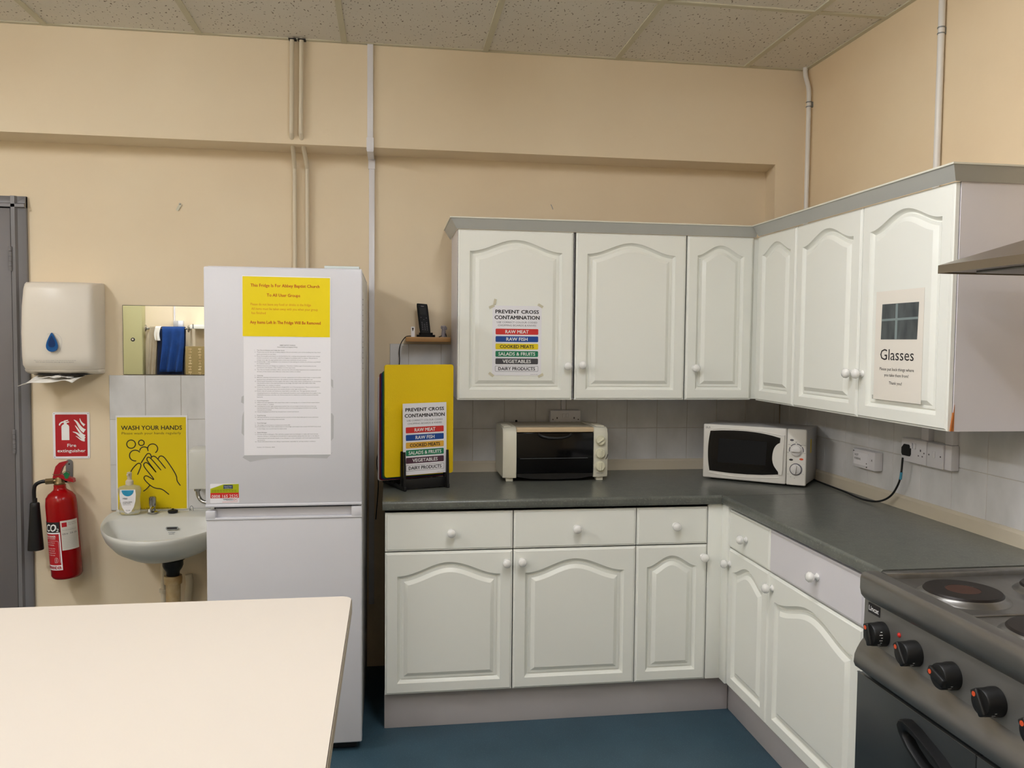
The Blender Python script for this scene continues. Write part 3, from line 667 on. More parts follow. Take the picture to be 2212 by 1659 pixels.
mb = MB().tube([(1.917, -0.118, ZC+0.02), (1.917, -0.122, 2.77), (1.921, -0.15, 2.71), (1.921, -0.155, 2.66), (1.921, -0.155, 2.3), (1.921, -0.155, 2.0)], 0.0105, 14, smooth=2)
tp = obj('conduit', mb, M['pipew'], label='thin white conduit pipe running down the far room corner', cat='pipe'); clip(tp, 1.921, -0.155, 2.63, 0)
mb = MB().tube([(1.925, -1.078, ZC+0.02), (1.925, -1.078, 2.4), (1.925, -1.078, 2.0)], 0.0115, 16)
tp = obj('conduit', mb, M['pipew'], label='white conduit pipe on the right wall above the Glasses cabinet', cat='pipe'); clip(tp, 1.925, -1.078, 2.63, 0)

# ================================================================== SOCKETS
def rocker(mb, x, y): mb.box(x-0.006, y-0.010, 0.009, x+0.006, y+0.010, 0.013, r=0.0015)
def outlet(mb, x, y): mb.box(x-0.003, y+0.006, 0.0088, x+0.003, y+0.014, 0.0094); mb.box(x-0.014, y-0.012, 0.0088, x-0.008, y-0.0075, 0.0094); mb.box(x+0.008, y-0.012, 0.0088, x+0.014, y-0.0075, 0.0094)
def double_socket(mx, label, left_on=True):
    t = thing('double_socket', mx.translation, label, 'socket')
    mb = MB(mx); mb.box(0, 0, -0.03, 0.146, 0.086, 0.0, r=0.003); obj('back_box', mb, M['pcb'], t)
    mb = MB(mx); mb.box(0, 0, 0.0002, 0.146, 0.086, 0.009, r=0.004); obj('face_plate', mb, M['pcb'], t)
    for x in (0.064, 0.082):
        mb = MB(mx); rocker(mb, x, 0.062); obj('rocker_switch', mb, M['pcb'], t)
    mb = MB(mx); outlet(mb, 0.032, 0.040); outlet(mb, 0.114, 0.040)
    for x in (0.012, 0.134): mb.lathe([(0.0, 0.0088), (0.003, 0.0088), (0.003, 0.0096), (0, 0.0096)], 12, Matrix.Translation((x, 0.043, 0)))
    obj('pin_holes', mb, M['inkgrey'], t); return t
double_socket(FB(0.768, YL-0.037, 1.121), 'white double socket on the tiles behind the toaster oven')
obj('cable_trunking', MB().box(0.826, YL-0.022, 1.208, 0.843, YL-0.006, 1.282, r=0.001), M['pcb'], label='short white trunking from the wall cabinet down to the socket behind the toaster', cat='trunking')
double_socket(FR(XR-0.037, -0.975, 1.104), 'white double socket on the right wall tiles with the black plug in it')
mx = FR(XR-0.037, -1.124, 1.104)
t = thing('cooker_switch', mx.translation, 'white cooker switch plate right of the double socket with the plug', 'switch')
mb = MB(mx); mb.box(0, 0, -0.03, 0.118, 0.086, 0.0, r=0.003); obj('back_box', mb, M['pcb'], t)
mb = MB(mx); mb.box(0, 0, 0.0002, 0.086, 0.086, 0.009, r=0.004); obj('face_plate', mb, M['pcb'], t)
mb = MB(mx); mb.box(0.034, 0.034, 0.009, 0.048, 0.058, 0.013, r=0.002); obj('rocker_switch', mb, M['pcb'], t)
mb = MB(mx)
for x in (0.012, 0.074): mb.lathe([(0.0, 0.0088), (0.003, 0.0088), (0.003, 0.0096), (0, 0.0096)], 12, Matrix.Translation((x, 0.043, 0)))
obj('screws', mb, M['inkgrey'], t)
for y, l in ((-1.085, 'short white trunking above the double socket on the right wall'), (-1.215, 'short white trunking above the cooker switch')):
    obj('cable_trunking', MB().box(XR-0.028, y-0.020, 1.191, XR-0.006, y+0.020, 1.281, r=0.001), M['pcb'], label=l, cat='trunking')
mx = FR(XR-0.037, -0.648, 1.035)
t = thing('spur_switch', mx.translation, 'white spur switch box with a handwritten Not Working label near the microwave', 'switch')
mb = MB(mx); mb.box(0, 0, -0.03, 0.155, 0.073, 0.006, r=0.003); obj('back_box', mb, M['pcb'], t)
mb = MB(mx); mb.box(0.012, 0.012, 0.006, 0.112, 0.062, 0.0075); la = obj('paper_label', mb, M['paper'], t)
mb = MB(mx); text(mb, 'NOT', 0.018, 0.046, 0.0085, 'l', 0.026, 0, 0.008, slant=0.15); text(mb, 'WORKING', 0.014, 0.031, 0.0085, 'l', 0.046, 0, 0.008, slant=0.15); text(mb, 'x', 0.132, 0.036, 0.011, 'l', 0.010, 0.02, 0.0064); obj('handwriting', mb, M['ink'], la)
mb = MB(mx)
for x, y in ((0.008, 0.064), (0.103, 0.022), (0.103, 0.008)): mb.lathe([(0, 0.006), (0.0025, 0.006), (0.0025, 0.0078), (0, 0.0078)], 10, Matrix.Translation((x, y, 0)))
obj('screws', mb, M['ink'], t)

# ================================================================== MICROWAVE (with cord and plug)
A = math.radians(-39.0); W_, H_, D_ = 0.45, 0.241, 0.25
ux, uy = math.cos(A), math.sin(A)
O = Vector((1.425, -0.213, WT+0.010))
mx = frame(O, (ux, uy, 0), (0, 0, 1))
t = thing('microwave_oven', (O.x+ux*.225-uy*.12, O.y+uy*.225+ux*.12, WT), 'white microwave oven turned in the corner of the grey worktop', 'microwave')
mb = MB(mx); mb.box(0.004, 0.0, -D_, W_-0.004, H_-0.003, -0.018, r=0.004); obj('case', mb, M['mgrey'], t)
mb = MB(mx)
for x in (0.04, W_-0.04):
    for z in (-0.05, -D_+0.03): mb.box(x-0.012, -0.0098, z-0.012, x+0.012, 0.001, z+0.012)
obj('feet', mb, M['black'], t)
mb = MB(mx); mb.box(0, -0.002, -0.018, 0.3665, H_, 0.0, r=0.006, seg=3); dr = obj('door', mb, M['mwhite'], t)
mb = MB(mx)
k = 1/ (1505-125)*0.366
def mp(px, py):   # door artwork traced in its own plane
    top = 105+(px-145)*0.0823; bot = 965+(px-125)*0.1225; return ((px-130)/1395*0.366, (1-(py-top)/(bot-top))*0.243)
def cha(P, n=2):
    for _ in range(n):
        Q_ = [P[0]]
        for a_, b_ in zip(P[:-1], P[1:]): Q_ += [(a_[0]*.75+b_[0]*.25, a_[1]*.75+b_[1]*.25), (a_[0]*.25+b_[0]*.75, a_[1]*.25+b_[1]*.75)]
        P = Q_+[P[-1]]
    return P
win = [mp(*q) for q in cha([(250, 868), (225, 720), (216, 550), (228, 370), (255, 228)])]
win += [mp(*q) for q in cha([(480, 228), (700, 238), (900, 256), (1100, 288), (1280, 330), (1430, 380)])]
win += [mp(*q) for q in cha([(1430, 455), (1380, 480), (1335, 540), (1312, 640), (1312, 740), (1335, 820), (1375, 880), (1412, 930)])]+[mp(1410, 975)]
win += [mp(*q) for q in [(1150, 974), (900, 958), (600, 925), (400, 893)]]
mb.prism(win[::-1], 0.0001, 0.0012); wo = obj('door_window', mb, M['blackgloss'], dr)
mb = MB(mx); s_ = [mp(*q) for q in [(390, 740), (1200, 820), (1215, 435), (405, 355)]]; flat(mb, s_, 0.0016); obj('screen', mb, M['mesh_win'], wo)
mb = MB(mx); hp = [mp(*q) for q in [(1418, 975)]+cha([(1412, 930), (1375, 880), (1335, 820), (1312, 740), (1312, 640), (1335, 540), (1380, 480), (1432, 455)])+[(1440, 345), (1500, 335), (1500, 400), (1485, 650), (1480, 900), (1470, 985)]]
mb.prism(hp, 0.0002, 0.008); obj('door_handle', mb, M['mwhite'], dr)
for a in ([(300, 203), (500, 200), (800, 225), (1100, 265), (1440, 335)], [(240, 900), (520, 960), (800, 1000), (1100, 1025), (1420, 1030)]):
    mb = MB(mx); mb.tube([(*mp(*q), 0.0) for q in a], 0.0022, 8, smooth=2); obj('styling_rib', mb, M['mwhite'], dr)
mb = MB(mx); [stroke(mb, p_, 0.0011, 0.0006+0.0002*i_) for i_, p_ in enumerate(([(0.012, 0.222), (0.012, 0.229), (0.017, 0.229), (0.017, 0.222), (0.012, 0.222)], [(0.0195, 0.229), (0.0195, 0.222), (0.024, 0.222)], [(0.0265, 0.222), (0.0265, 0.229), (0.031, 0.229), (0.031, 0.2225)]))]; obj('maker_mark', mb, M['inkgrey'], dr)
mb = MB(mx); mb.box(0.3685, -0.002, -0.018, W_, H_, 0.0, r=0.006, seg=3); cp = obj('control_panel', mb, M['mwhite'], t)
for (x, y) in ((0.409, 0.148), (0.409, 0.068)):
    mb = MB(mx @ Matrix.Translation((x, y, 0)))
    mb.lathe([(0.026, 0), (0.026, 0.003), (0.022, 0.0032), (0.0, 0.0032)], 40); rg = obj('dial_ring', mb, M['dialg'] if y < 0.1 else M['dialp'], cp)
    mb = MB(mx @ Matrix.Translation((x, y, 0.003)) @ Matrix.Rotation(0 if y > 0.1 else 1.45, 4, 'Z'))
    mb.lathe([(0.0225, 0), (0.022, 0.004), (0.019, 0.006), (0.0, 0.0065)], 36); mb.box(-0.019, -0.0045, 0.004, 0.019, 0.0045, 0.015, r=0.003); obj('dial', mb, M['dialp'], rg)
mb = MB(mx)
for a0, a1 in ((190, 150), (142, 97), (88, 45), (38, -8)):
    mb.loops([[(0.409+r*math.cos(math.radians(a0+(a1-a0)*i/8)), 0.148+r*math.sin(math.radians(a0+(a1-a0)*i/8)), 0.0006) for r in (0.0275, 0.031)] for i in range(9)], closed=False)
obj('dial_scale', mb, M['dialg'], cp)
for x, y, c in ((0.3895, 0.193, 'inkgrey'), (0.388, 0.108, 'ink'), (0.4305, 0.113, 'orange')):
    mb = MB(mx); flat(mb, [(x+0.0085*math.cos(q*.5236), y+0.0045*math.sin(q*.5236)) for q in range(12)], 0.0006); obj('oval_mark', mb, M[c], cp)
mb = MB(mx)
for tx, x, y in (('MED', 0.404, 0.1835), ('LOW', 0.374, 0.172), ('MED HIGH', 0.428, 0.172), ('HIGH', 0.437, 0.138), ('DEF', 0.371, 0.138), ('35', 0.375, 0.044), ('30', 0.386, 0.033), ('20', 0.402, 0.028), ('10', 0.438, 0.048), ('5', 0.441, 0.092)): text(mb, tx, x, y, 0.0028, 'l', None, 0.01, 0.0006)
obj('dial_lettering', mb, M['ink'], cp)
mb = MB(mx); mb.box(W_-0.0038, 0.13, -0.125, W_-0.0034, 0.19, -0.105); obj('warning_sticker', mb, M['board_y'], t)
cord = [(1.89, -0.30, WT+0.02), (1.905, -0.34, WT+0.006), (1.90, -0.40, WT+0.006), (1.893, -0.50, WT+0.006), (1.885, -0.62, WT+0.006), (1.868, -0.72, WT+0.006), (1.862, -0.80, WT+0.006), (1.875, -0.875, WT+0.012), (1.888, -0.935, WT+0.045), (1.892, -0.972, WT+0.10), (1.892, -0.985, WT+0.14), (1.892, -0.990, WT+0.20)]
co = obj('power_cord', MB().tube(cord, 0.0038, 10, smooth=3), M['black'], t)
pl = MB(FR(XR-0.028, -0.985, 1.118))
pl.prism([(0.003, 0.008), (0.045, 0.008), (0.050, 0.016), (0.050, 0.036), (0.038, 0.050), (0.012, 0.050), (-0.002, 0.036), (-0.002, 0.016)], 0.0, 0.022); pl.box(0.016, -0.012, 0.001, 0.032, 0.010, 0.017, r=0.003)
pl.M = FR(XR-0.028, -0.985, 1.118) ; obj('plug', pl, M['black'], t)
mb = MB().tube([(1.892, -0.981, WT+0.118), (1.892, -0.985, WT+0.145)], 0.0048, 12); obj('cord_tag', mb, M['bluetag'], t)

# ================================================================== TOASTER OVEN
x0, x1, yf, zb = 0.508, 0.978, -0.232, WT+0.018
t = thing('toaster_oven', ((x0+x1)/2, -0.08, WT), 'cream toaster oven with a dark glass door and three dials', 'toaster oven')
Hh = 0.222
def side_prof(): return [(yf+0.004, 0), (yf, 0.012), (yf-0.002, 0.10), (yf+0.002, Hh-0.025), (yf+0.014, Hh-0.006), (yf+0.03, Hh), (yf+0.245, Hh+0.002), (yf+0.258, Hh-0.01), (yf+0.262, 0)]
for nm, a, b in (('side_panel', x0, 0.566), ('control_panel', 0.912, x1)):
    mb = MB(); L = []
    n = 7
    for i in range(n+1):
        x = a+(b-a)*i/n; e = (i/n if nm == 'control_panel' else 1-i/n); bul = 0.012*e**3
        L.append([(x, p+(bul if p < 0 else -bul*.5), zb+q*(1-0.02*e**2)+ (0.0 if q else 0)) for p, q in side_prof()])
    mb.loops(L, True, True); c_ = obj(nm, mb, M['toaster'], t, ang=40)
    mb = MB()
    for k in range(5): 
        xs = (a+0.006, b-0.02) if nm == 'side_panel' else (a+0.018, b-0.008)
        mb.box(xs[0], yf+0.045+k*0.022, zb+Hh-0.004, xs[1], yf+0.053+k*0.022, zb+Hh+0.0025, r=0.002)
    obj('vent_ribs', mb, M['toaster'], c_)
    if nm == 'control_panel':
        for z, a_ in ((0.163, -0.9), (0.105, 0.0), (0.048, 0.0)):
            mk = FB(0.9405, yf-0.001, zb+z)
            mb = MB(mk); mb.lathe([(0.0235, 0), (0.0235, 0.004), (0.021, 0.0045), (0.020, 0.010), (0.0185, 0.012), (0, 0.0122)], 36)
            mb.M = mk @ Matrix.Rotation(a_, 4, 'Z'); mb.box(-0.004, -0.018, 0.011, 0.004, 0.018, 0.019, r=0.003); obj('dial', mb, M['dial'], c_)
        mb = MB(FB(0, yf-0.001, zb)); text(mb, 'DeLonghi', 0.9405, 0.016, 0.0045, 'c', 0.03, 0, 0.0035); obj('maker_mark', mb, M['inkgrey'], c_)
        mb = MB(FB(0, yf, zb)); stroke(mb, [(0.9745, 0.100), (0.9725, 0.090), (0.966, 0.080)], 0.003, 0.004); obj('black_mark', mb, M['ink'], c_)
mb = MB().box(0.5665, yf+0.03, zb+Hh-0.016, 0.9115, yf+0.257, zb+Hh-0.001, r=0.004); obj('top_cover', mb, M['toastertop'], t)
mb = MB().box(0.5665, yf+0.002, zb+Hh-0.022, 0.9115, yf+0.032, zb+Hh-0.001, r=0.003); obj('front_trim', mb, M['toasttrim'], t)
mb = MB().box(0.567, yf+0.02, zb+0.004, 0.911, yf+0.255, zb+0.202); obj('cavity', mb, M['blackgloss'], t)
dr = obj('glass_door', MB().box(0.568, yf, zb+0.020, 0.910, yf+0.012, zb+Hh-0.025, r=0.003), M['blackgloss'], t)
mb = MB().tube([(0.662, yf-0.002, zb+0.192), (0.675, yf-0.016, zb+0.184), (0.70, yf-0.022, zb+0.178), (0.736, yf-0.024, zb+0.1755), (0.772, yf-0.022, zb+0.178), (0.797, yf-0.016, zb+0.184), (0.81, yf-0.002, zb+0.192)], 0.006, 10, smooth=2); obj('door_handle', mb, M['black'], dr)
obj('wire_shelf', MB().tube([(0.582, yf-0.001, zb+0.085), (0.885, yf-0.001, zb+0.086)], 0.0009, 6), M['zinc'], dr)
mb = MB(FB(0, yf+0.006, zb)); mb.prism([(0.57, 0.018), (0.909, 0.018), (0.909, 0.004), (0.85, -0.006), (0.74, -0.009), (0.63, -0.006), (0.57, 0.004)], -0.02, 0.0); obj('crumb_tray', mb, M['black'], t)
for x in (0.540, 0.945):
    for y in (yf+0.03, yf+0.23): obj('foot', MB().box(x-0.017, y-0.015, WT, x+0.014, y+0.015, zb+0.004, r=0.003), M['toaster'], t)
obj('rear_knob', MB().ball((0.603, yf+0.258, zb+Hh+0.003), 0.006, 12), M['black'], t)

# ================================================================== CHOPPING BOARDS AND RACK
a = math.radians(21); dx, dy = math.cos(a), math.sin(a)
P0 = Vector((0.066, -0.412, WT))
def BF(off, z, back, tilt=0.0): # point: along rack, up, backwards
    return frame((P0.x+dx*off-dy*back, P0.y+dy*off+dx*back, WT+z), (dx, dy, 0), (0, math.sin(tilt), math.cos(tilt)))
t = thing('board_rack', P0+Vector((0.05, 0.1, 0)), 'black plastic rack standing on the worktop, holding the chopping boards', 'rack')
for off in (0.012, 0.205):
    mb = MB(BF(off, 0, 0))
    mb.box(-0.006, 0.0005, -0.235, 0.006, 0.018, 0.014, r=0.003)
    for k, b_ in enumerate((-0.234, -0.200, -0.166, -0.134, -0.113, -0.029, -0.003)):
        top = 0.100 if k < 5 else 0.160
        mb.prism([(0.01, b_-0.002), (0.01, b_+0.012), (top*0.7, b_+0.009), (top, b_+0.005), (top, b_+0.001)], -0.005, 0.005, axis='x')
    obj('end_frame', mb, M['black'], t)
for k in (0, 2, 5):
    mb = MB(BF(0, 0, 0)); mb.box(0.01, 0.004, -0.226+k*0.043-0.006, 0.207, 0.045 if k == 5 else 0.03, -0.226+k*0.043, r=0.002); obj('cross_bar', mb, M['black'], t)
def board(off, z, back, W, H, m_, label, hole=False, th=0.010):
    mb = MB(BF(off, z, back)); mb.prism(rrect(0, 0, W, H, 0.010), -th, 0)
    return obj('chopping_board', mb, m_, label=label, cat='chopping board', group='coloured chopping boards in the rack')
board(-0.058, 0.055, 0.036, 0.306, 0.460, M['board_y'], 'large yellow chopping board at the front of the rack')
board(-0.061, 0.050, 0.048, 0.302, 0.440, M['board_g'], 'green chopping board mostly hidden right behind the yellow one')
board(-0.062, 0.044, 0.060, 0.302, 0.440, M['board_b'], 'dark blue chopping board between the green and the red ones')
board(-0.064, 0.038, 0.074, 0.302, 0.442, M['board_r'], 'dark red chopping board behind the blue one')
board(-0.066, 0.034, 0.089, 0.302, 0.430, M['board_w'], 'white chopping board at the very back of the rack')
mxc = BF(0.012, 0.062, 0.012) @ Matrix.Rotation(math.radians(0.5), 4, 'Z')
contamination(mxc, 0.195, 0.295, 'white cross contamination card standing in the black rack before the yellow board', ['band_r', 'band_b', 'band_o', 'band_g', 'band_m', None], 'notice')

# ================================================================== SHELF WITH PHONE
obj('wall_shelf', MB().box(0.089, -0.025, 1.524, 0.291, YL-0.001, 1.546, r=0.003), M['wood'], label='small pine wall shelf left of the wall cabinets', cat='shelf')
mb = MB().tube([(0.12, 0.03, 1.5495), (0.098, 0.0, 1.5495), (0.086, -0.005, 1.545), (0.066, 0.05, 1.515), (0.060, 0.062, 1.48), (0.064, 0.066, 1.43), (0.05, 0.066, 1.35), (-0.02, 0.066, 1.20), (-0.036, 0.066, 1.10), (-0.03, 0.066, 1.03), (-0.044, 0.066, 0.97), (-0.03, 0.066, 0.88), (-0.045, 0.066, 0.7)], 0.0022, 8, smooth=2)
obj('phone_cable', mb, M['black'], label='thin black cable hanging from the phone shelf down behind the boards', cat='cable')
mb = MB(); mb.prism(rrect(0.139, -0.012, 0.222, 0.065, 0.014), 1.5462, 1.556); mb.prism(rrect(0.150, -0.004, 0.212, 0.055, 0.012), 1.556, 1.566)
obj('phone_cradle', mb, M['phone'], label='black charging cradle on the pine shelf', cat='phone base')
mp2 = frame((0.156, -0.008, 1.563), (math.cos(0.12), 0, -math.sin(0.12)*0.55), (-0.11, 0.18, 0.977))
t = thing('cordless_phone', (0.18, 0, 1.56), 'black cordless phone handset standing in its cradle on the shelf', 'phone')
mb = MB(mp2); L = []
for y, hw, d in ((0.004, .0235, .018), (0.03, .0245, .021), (0.08, .025, .022), (0.13, .025, .021), (0.139, .0235, .018)): L.append([(0.022+p[0], y, p[1]) for p in rrect(-hw, -d, hw, 0, 0.006, 3)])
mb.loops(L, True, True); obj('handset', mb, M['phone'], t)
mb = MB(mp2); flat(mb, rrect(0.008, 0.088, 0.036, 0.120, 0.002), 0.0006); obj('display', mb, M['screen'], t)
mb = MB(mp2)
for r_ in range(5):
    for c_ in range(3):
        if r_ == 4 and c_ == 1: continue
        mb.box(0.0095+c_*0.0105, 0.018+r_*0.0082-0.0012, 0.0, 0.0145+c_*0.0105, 0.0205+r_*0.0082-0.001, 0.0012)
mb.box(0.008, 0.073, 0, 0.012, 0.0755, 0.0012); mb.box(0.032, 0.072, 0, 0.036, 0.0745, 0.0012); mb.box(0.020, 0.064, 0, 0.0235, 0.066, 0.0012)
obj('keypad', mb, M['inkgrey'], t)
mb = MB(mp2); flat(mb, [(0.015, 0.126), (0.029, 0.126), (0.029, 0.1277), (0.015, 0.1277)], 0.0008); obj('maker_mark', mb, M['figurine'], t)
t = thing('door_fob', (0.121, 0.0, 1.546), 'small white upright tag left of the phone on the shelf', 'tag')
mb = MB(FB(0.113, -0.004, 1.5462)); mb.prism(rrect(0, 0, 0.0165, 0.046, 0.002), -0.006, 0); obj('tag_body', mb, M['paper'], t)
mb = MB(FB(0.113, -0.004, 1.5462)); flat(mb, [(0.008+0.004*math.cos(q*.5236), 0.037+0.0045*math.sin(q*.5236)) for q in range(12)], 0.0005); flat(mb, [(0.0055, 0.034), (0.0105, 0.034), (0.009, 0.026), (0.007, 0.026)], 0.0006); obj('tag_hole', mb, M['ink'], t)
t = thing('grey_figurine', (0.262, 0.0, 1.546), 'tiny grey animal figurine at the right end of the shelf', 'figurine')
mb = MB().ball((0.262, 0.0, 1.588), 0.0125, 16, (1, 0.9, 0.95)); mb.tube([(0.260, 0, 1.580), (0.258, 0, 1.562), (0.256, 0, 1.548)], [0.0085, 0.0075, 0.008], 12); mb.tube([(0.266, 0.006, 1.575), (0.268, 0.01, 1.548)], [0.005, 0.004], 8); mb.ball((0.2515, 0.002, 1.591), 0.007, 12, (0.6, 0.7, 1.2)); mb.ball((0.273, 0.002, 1.586), 0.0065, 12, (0.5, 0.7, 1.2)); mb.ball((0.258, -0.011, 1.582), 0.005, 10, (0.7, 1, 1.2))
obj('body', mb, M['figurine'], t)
mb = MB(); mb.ball((0.256, -0.0115, 1.592), 0.0016, 8); mb.ball((0.266, -0.0105, 1.592), 0.0016, 8); mb.tube([(0.268, 0.008, 1.566), (0.273, 0.0, 1.549)], 0.0028, 8); mb.tube([(0.252, -0.004, 1.553), (0.243, -0.01, 1.548), (0.238, -0.012, 1.5475)], 0.0018, 8); obj('dark_details', mb, M['ink'], t)

# ================================================================== PAPER TOWEL DISPENSER
t = thing('towel_dispenser', (-1.37, 0.0, 1.37), 'white wall-mounted paper towel dispenser with a blue drop window', 'dispenser')
cx, zc0, zc1 = -1.372, 1.372, 1.772
def secd(z, hw0, hwf, yf_, b=0.012):
    n = 10; pts = [(cx-hw0-0.0, YL-0.0), (cx-hw0, YL-0.05)]
    L = [(cx-hw0, YL-0.001), (cx-hw0, YL-0.045)]
    for i in range(7):
        a = math.radians(90*i/6); r = 0.035
        L.append((cx-hwf-0.004+r*(1-math.cos(a))*1.0-0.0, yf_+0.040-(r)*math.sin(a)))
    for i in range(1, 8): 
        s = i/8; L.append((cx-hwf+0.031+(2*hwf-0.062)*s, yf_+0.005-b*math.sin(math.pi*s)))
    for i in range(7):
        a = math.radians(90*(1-i/6)); r = 0.035
        L.append((cx+hwf+0.004-r*(1-math.cos(a)), yf_+0.040-r*math.sin(a)))
    L += [(cx+hw0, YL-0.045), (cx+hw0, YL-0.001)]
    return [(x, y, z) for x, y in L]
yF = -0.052
rows_ = [(1.394, .148, .142, yF+0.020), (1.402, .149, .143, yF+0.014), (1.412, .150, .1435, yF+0.002), (1.45, .151, .144, yF-0.003), (1.55, .152, .1435, yF-0.008), (1.66, .152, .141, yF-0.004), (1.73, .152, .138, yF+0.006), (1.752, .152, .136, yF+0.014), (1.760, .151, .134, yF+0.026)]
mb = MB(); L = [secd(*r) for r in rows_]; L.append([(x, min(y+0.03, YL-0.001), 1.764) if y < YL-0.05 else (x, y, 1.764) for x, y, z in secd(1.764, .151, .132, yF+0.03)])
mb.loops(L, True, True); cv = obj('cover', mb, M['cream'], t, ang=50)
rb = [(1.371, .140, .132, 0.012), (1.374, .148, .140, -0.008), (1.384, .149, .143, yF+0.024), (1.393, .149, .143, yF+0.018)]
mb = MB(); mb.loops([secd(*r) for r in rb], True, True); obj('base', mb, M['cream'], t, ang=50)
mb = MB().box(cx-0.10, -0.03, 1.3695, cx+0.11, 0.06, 1.3712); obj('outlet_slot', mb, M['void'], t)
md = FB(-1.381, yF-0.0205, 1.468)
def drop(s, dy=0):
    pts = []
    for i in range(28):
        a = 2*math.pi*i/28; pts.append((s*0.0235*math.sin(a)*math.sin(a/2)**0.9 if a < math.pi else -s*0.0235*abs(math.sin(a))*math.sin(a/2)**0.9, dy+s*0.034*(1-(-math.cos(a)))-s*0.034+0.034))
    return pts
def drop(s, cy):
    return [(s*0.026*math.sin(a)*(0.62+0.38*math.cos(a*1.0+math.pi))*1.25, cy+s*0.040*(-math.cos(a)*-1)) for a in [2*math.pi*i/32 for i in range(32)]]
mb = MB(md); mb.prism([(x, 0.04+y) for x, y in drop(1.0, 0)], -0.002, 0.004); wd = obj('drop_window', mb, M['bluewin'], cv)
mb = MB(md); mb.prism([(x*0.62, 0.043+y*0.62) for x, y in drop(1.0, 0)], 0.0042, 0.0048); obj('window_centre', mb, M['bluewin2'], wd)
mb = MB(FB(0, yF-0.0165, 0)); text(mb, 'Only one towel at a time should be necessary. To open please use the key and push both sides', cx, 1.4305, 0.0028, 'c', 0.165, 0, 0.0006); text(mb, 'Refill with paper hand towels, folded edge first into the dispenser', cx, 1.4235, 0.0028, 'c', 0.15, 0, 0.0006)
obj('small_print', mb, M['inkgrey'], cv)
mb = MB(FB(0, yF-0.0175, 0)); stroke(mb, [(x_, z_) for x_, z_ in [(-1.400, 1.541), (-1.385, 1.547), (-1.365, 1.545), (-1.348, 1.532), (-1.342, 1.512), (-1.345, 1.490), (-1.354, 1.468), (-1.366, 1.456)]], 0.0006, 0.0006); obj('drop_outline', mb, M['figurine'], cv)
# hanging towel
mb = MB(); L = []
for i in range(9):
    s = i/8
    y = 0.03-0.115*s
    L.append([(-1.375+(u-0.5)*(0.17+0.055*s)-0.03*s+0.012*math.sin(7*u+3*s)*s, y+0.006*math.sin(9*u+2*s), 1.372-0.032*s**0.9*(0.35+0.65*abs(u-0.72)/0.72)-0.012*s+0.006*math.sin(11*u+5*s)*(1-s*.4)) for u in [k/14 for k in range(15)]])
mb.loops(L, closed=False)
ptw = obj('paper_towel', mb, M['tissue'], label='crumpled white paper towel hanging out of the dispenser', cat='paper towel', ang=60)
sm_ = ptw.modifiers.new('thick', 'SOLIDIFY'); sm_.thickness = 0.0018
mb = MB(); L = []
for i in range(7):
    s = i/6; L.append([(-1.385+(u-0.5)*(0.10+0.03*s)+0.01, 0.015-0.085*s+0.004*math.sin(8*u), 1.372-0.010*s-0.020*math.sin(math.pi*s)*abs(u-0.5)+0.003*math.sin(14*u+4*s)) for u in [k/10 for k in range(11)]])
mb.loops(L, closed=False); fd = obj('folded_edge', mb, M['tissue'], ptw, ang=60)
sm_ = fd.modifiers.new('thick', 'SOLIDIFY'); sm_.thickness = 0.0015

# ================================================================== MIRROR
t = thing('wall_mirror', (-0.92, YL-0.004, 1.366), 'frameless rectangular wall mirror above the basin tiles', 'mirror')
mb = MB(); mb.box(-1.1463, YL-0.0065, 1.3665, -0.72, YL-0.001, 1.6735); obj('dark_edge', mb, M['ink'], t)
mb = MB(); flat(mb, [(-1.1445, 1.3685), (-0.72, 1.3685), (-0.72, 1.6715), (-1.1445, 1.6715)], 0); mb.V = [Vector((v.x, YL-0.0067, v.y)) for v in mb.V]; obj('glass', mb, M['mirror'], t)
mb = MB(FB(-1.104, YL-0.0067, 1.522)); mb.lathe([(0.0085, 0), (0.0085, 0.0015), (0.005, 0.002), (0, 0.002)], 20); sc_ = obj('screw_washer', mb, M['ink'], t)
mb = MB(FB(-1.104, YL-0.0087, 1.522)); mb.lathe([(0.0055, 0), (0.004, 0.0025), (0, 0.003)], 16); obj('screw_cap', mb, M['chrome'], sc_)

# ================================================================== FIRE SIGN
ms = FB(-1.4430, YL-0.0008, 0.996)
p = MB(ms); p.prism(rrect(0, 0, 0.152, 0.205, 0.006), 0, 0.002); p = obj('fire_sign', p, M['paper'], label='red and white Fire extinguisher sign on the wall', cat='sign')
mb = MB(ms); flat(mb, rrect(0.010, 0.010, 0.142, 0.195, 0.004), 0.0024); rd = obj('red_field', mb, M['redp'], p)
mb = MB(ms)
text(mb, 'Fire', 0.077, 0.052, 0.0135, 'c', 0.036, 0.03, 0.003); text(mb, 'extinguisher', 0.076, 0.0285, 0.0135, 'c', 0.116, 0.03, 0.003)
obj('lettering', mb, M['whiteink'], rd)
mb = MB(ms)
body = [(0.036, 0.082), (0.068, 0.082), (0.068, 0.140)]+[(0.052+0.016*math.cos(a_), 0.140+0.013*math.sin(a_)) for a_ in [math.pi*i/12 for i in range(1, 12)]]+[(0.036, 0.140)]
flat(mb, body, 0.003); flat(mb, [(0.046, 0.148), (0.058, 0.148), (0.058, 0.160), (0.046, 0.160)], 0.0031)
stroke(mb, [(0.052, 0.162), (0.040, 0.162), (0.031, 0.156), (0.028, 0.149)], 0.006, 0.0032); stroke(mb, [(0.048, 0.166), (0.062, 0.169)], 0.005, 0.0033); stroke(mb, [(0.050, 0.158), (0.066, 0.162)], 0.005, 0.0034)
def P_(px, py): return ((px-384)*0.152/266, (560-py)*0.205/328)
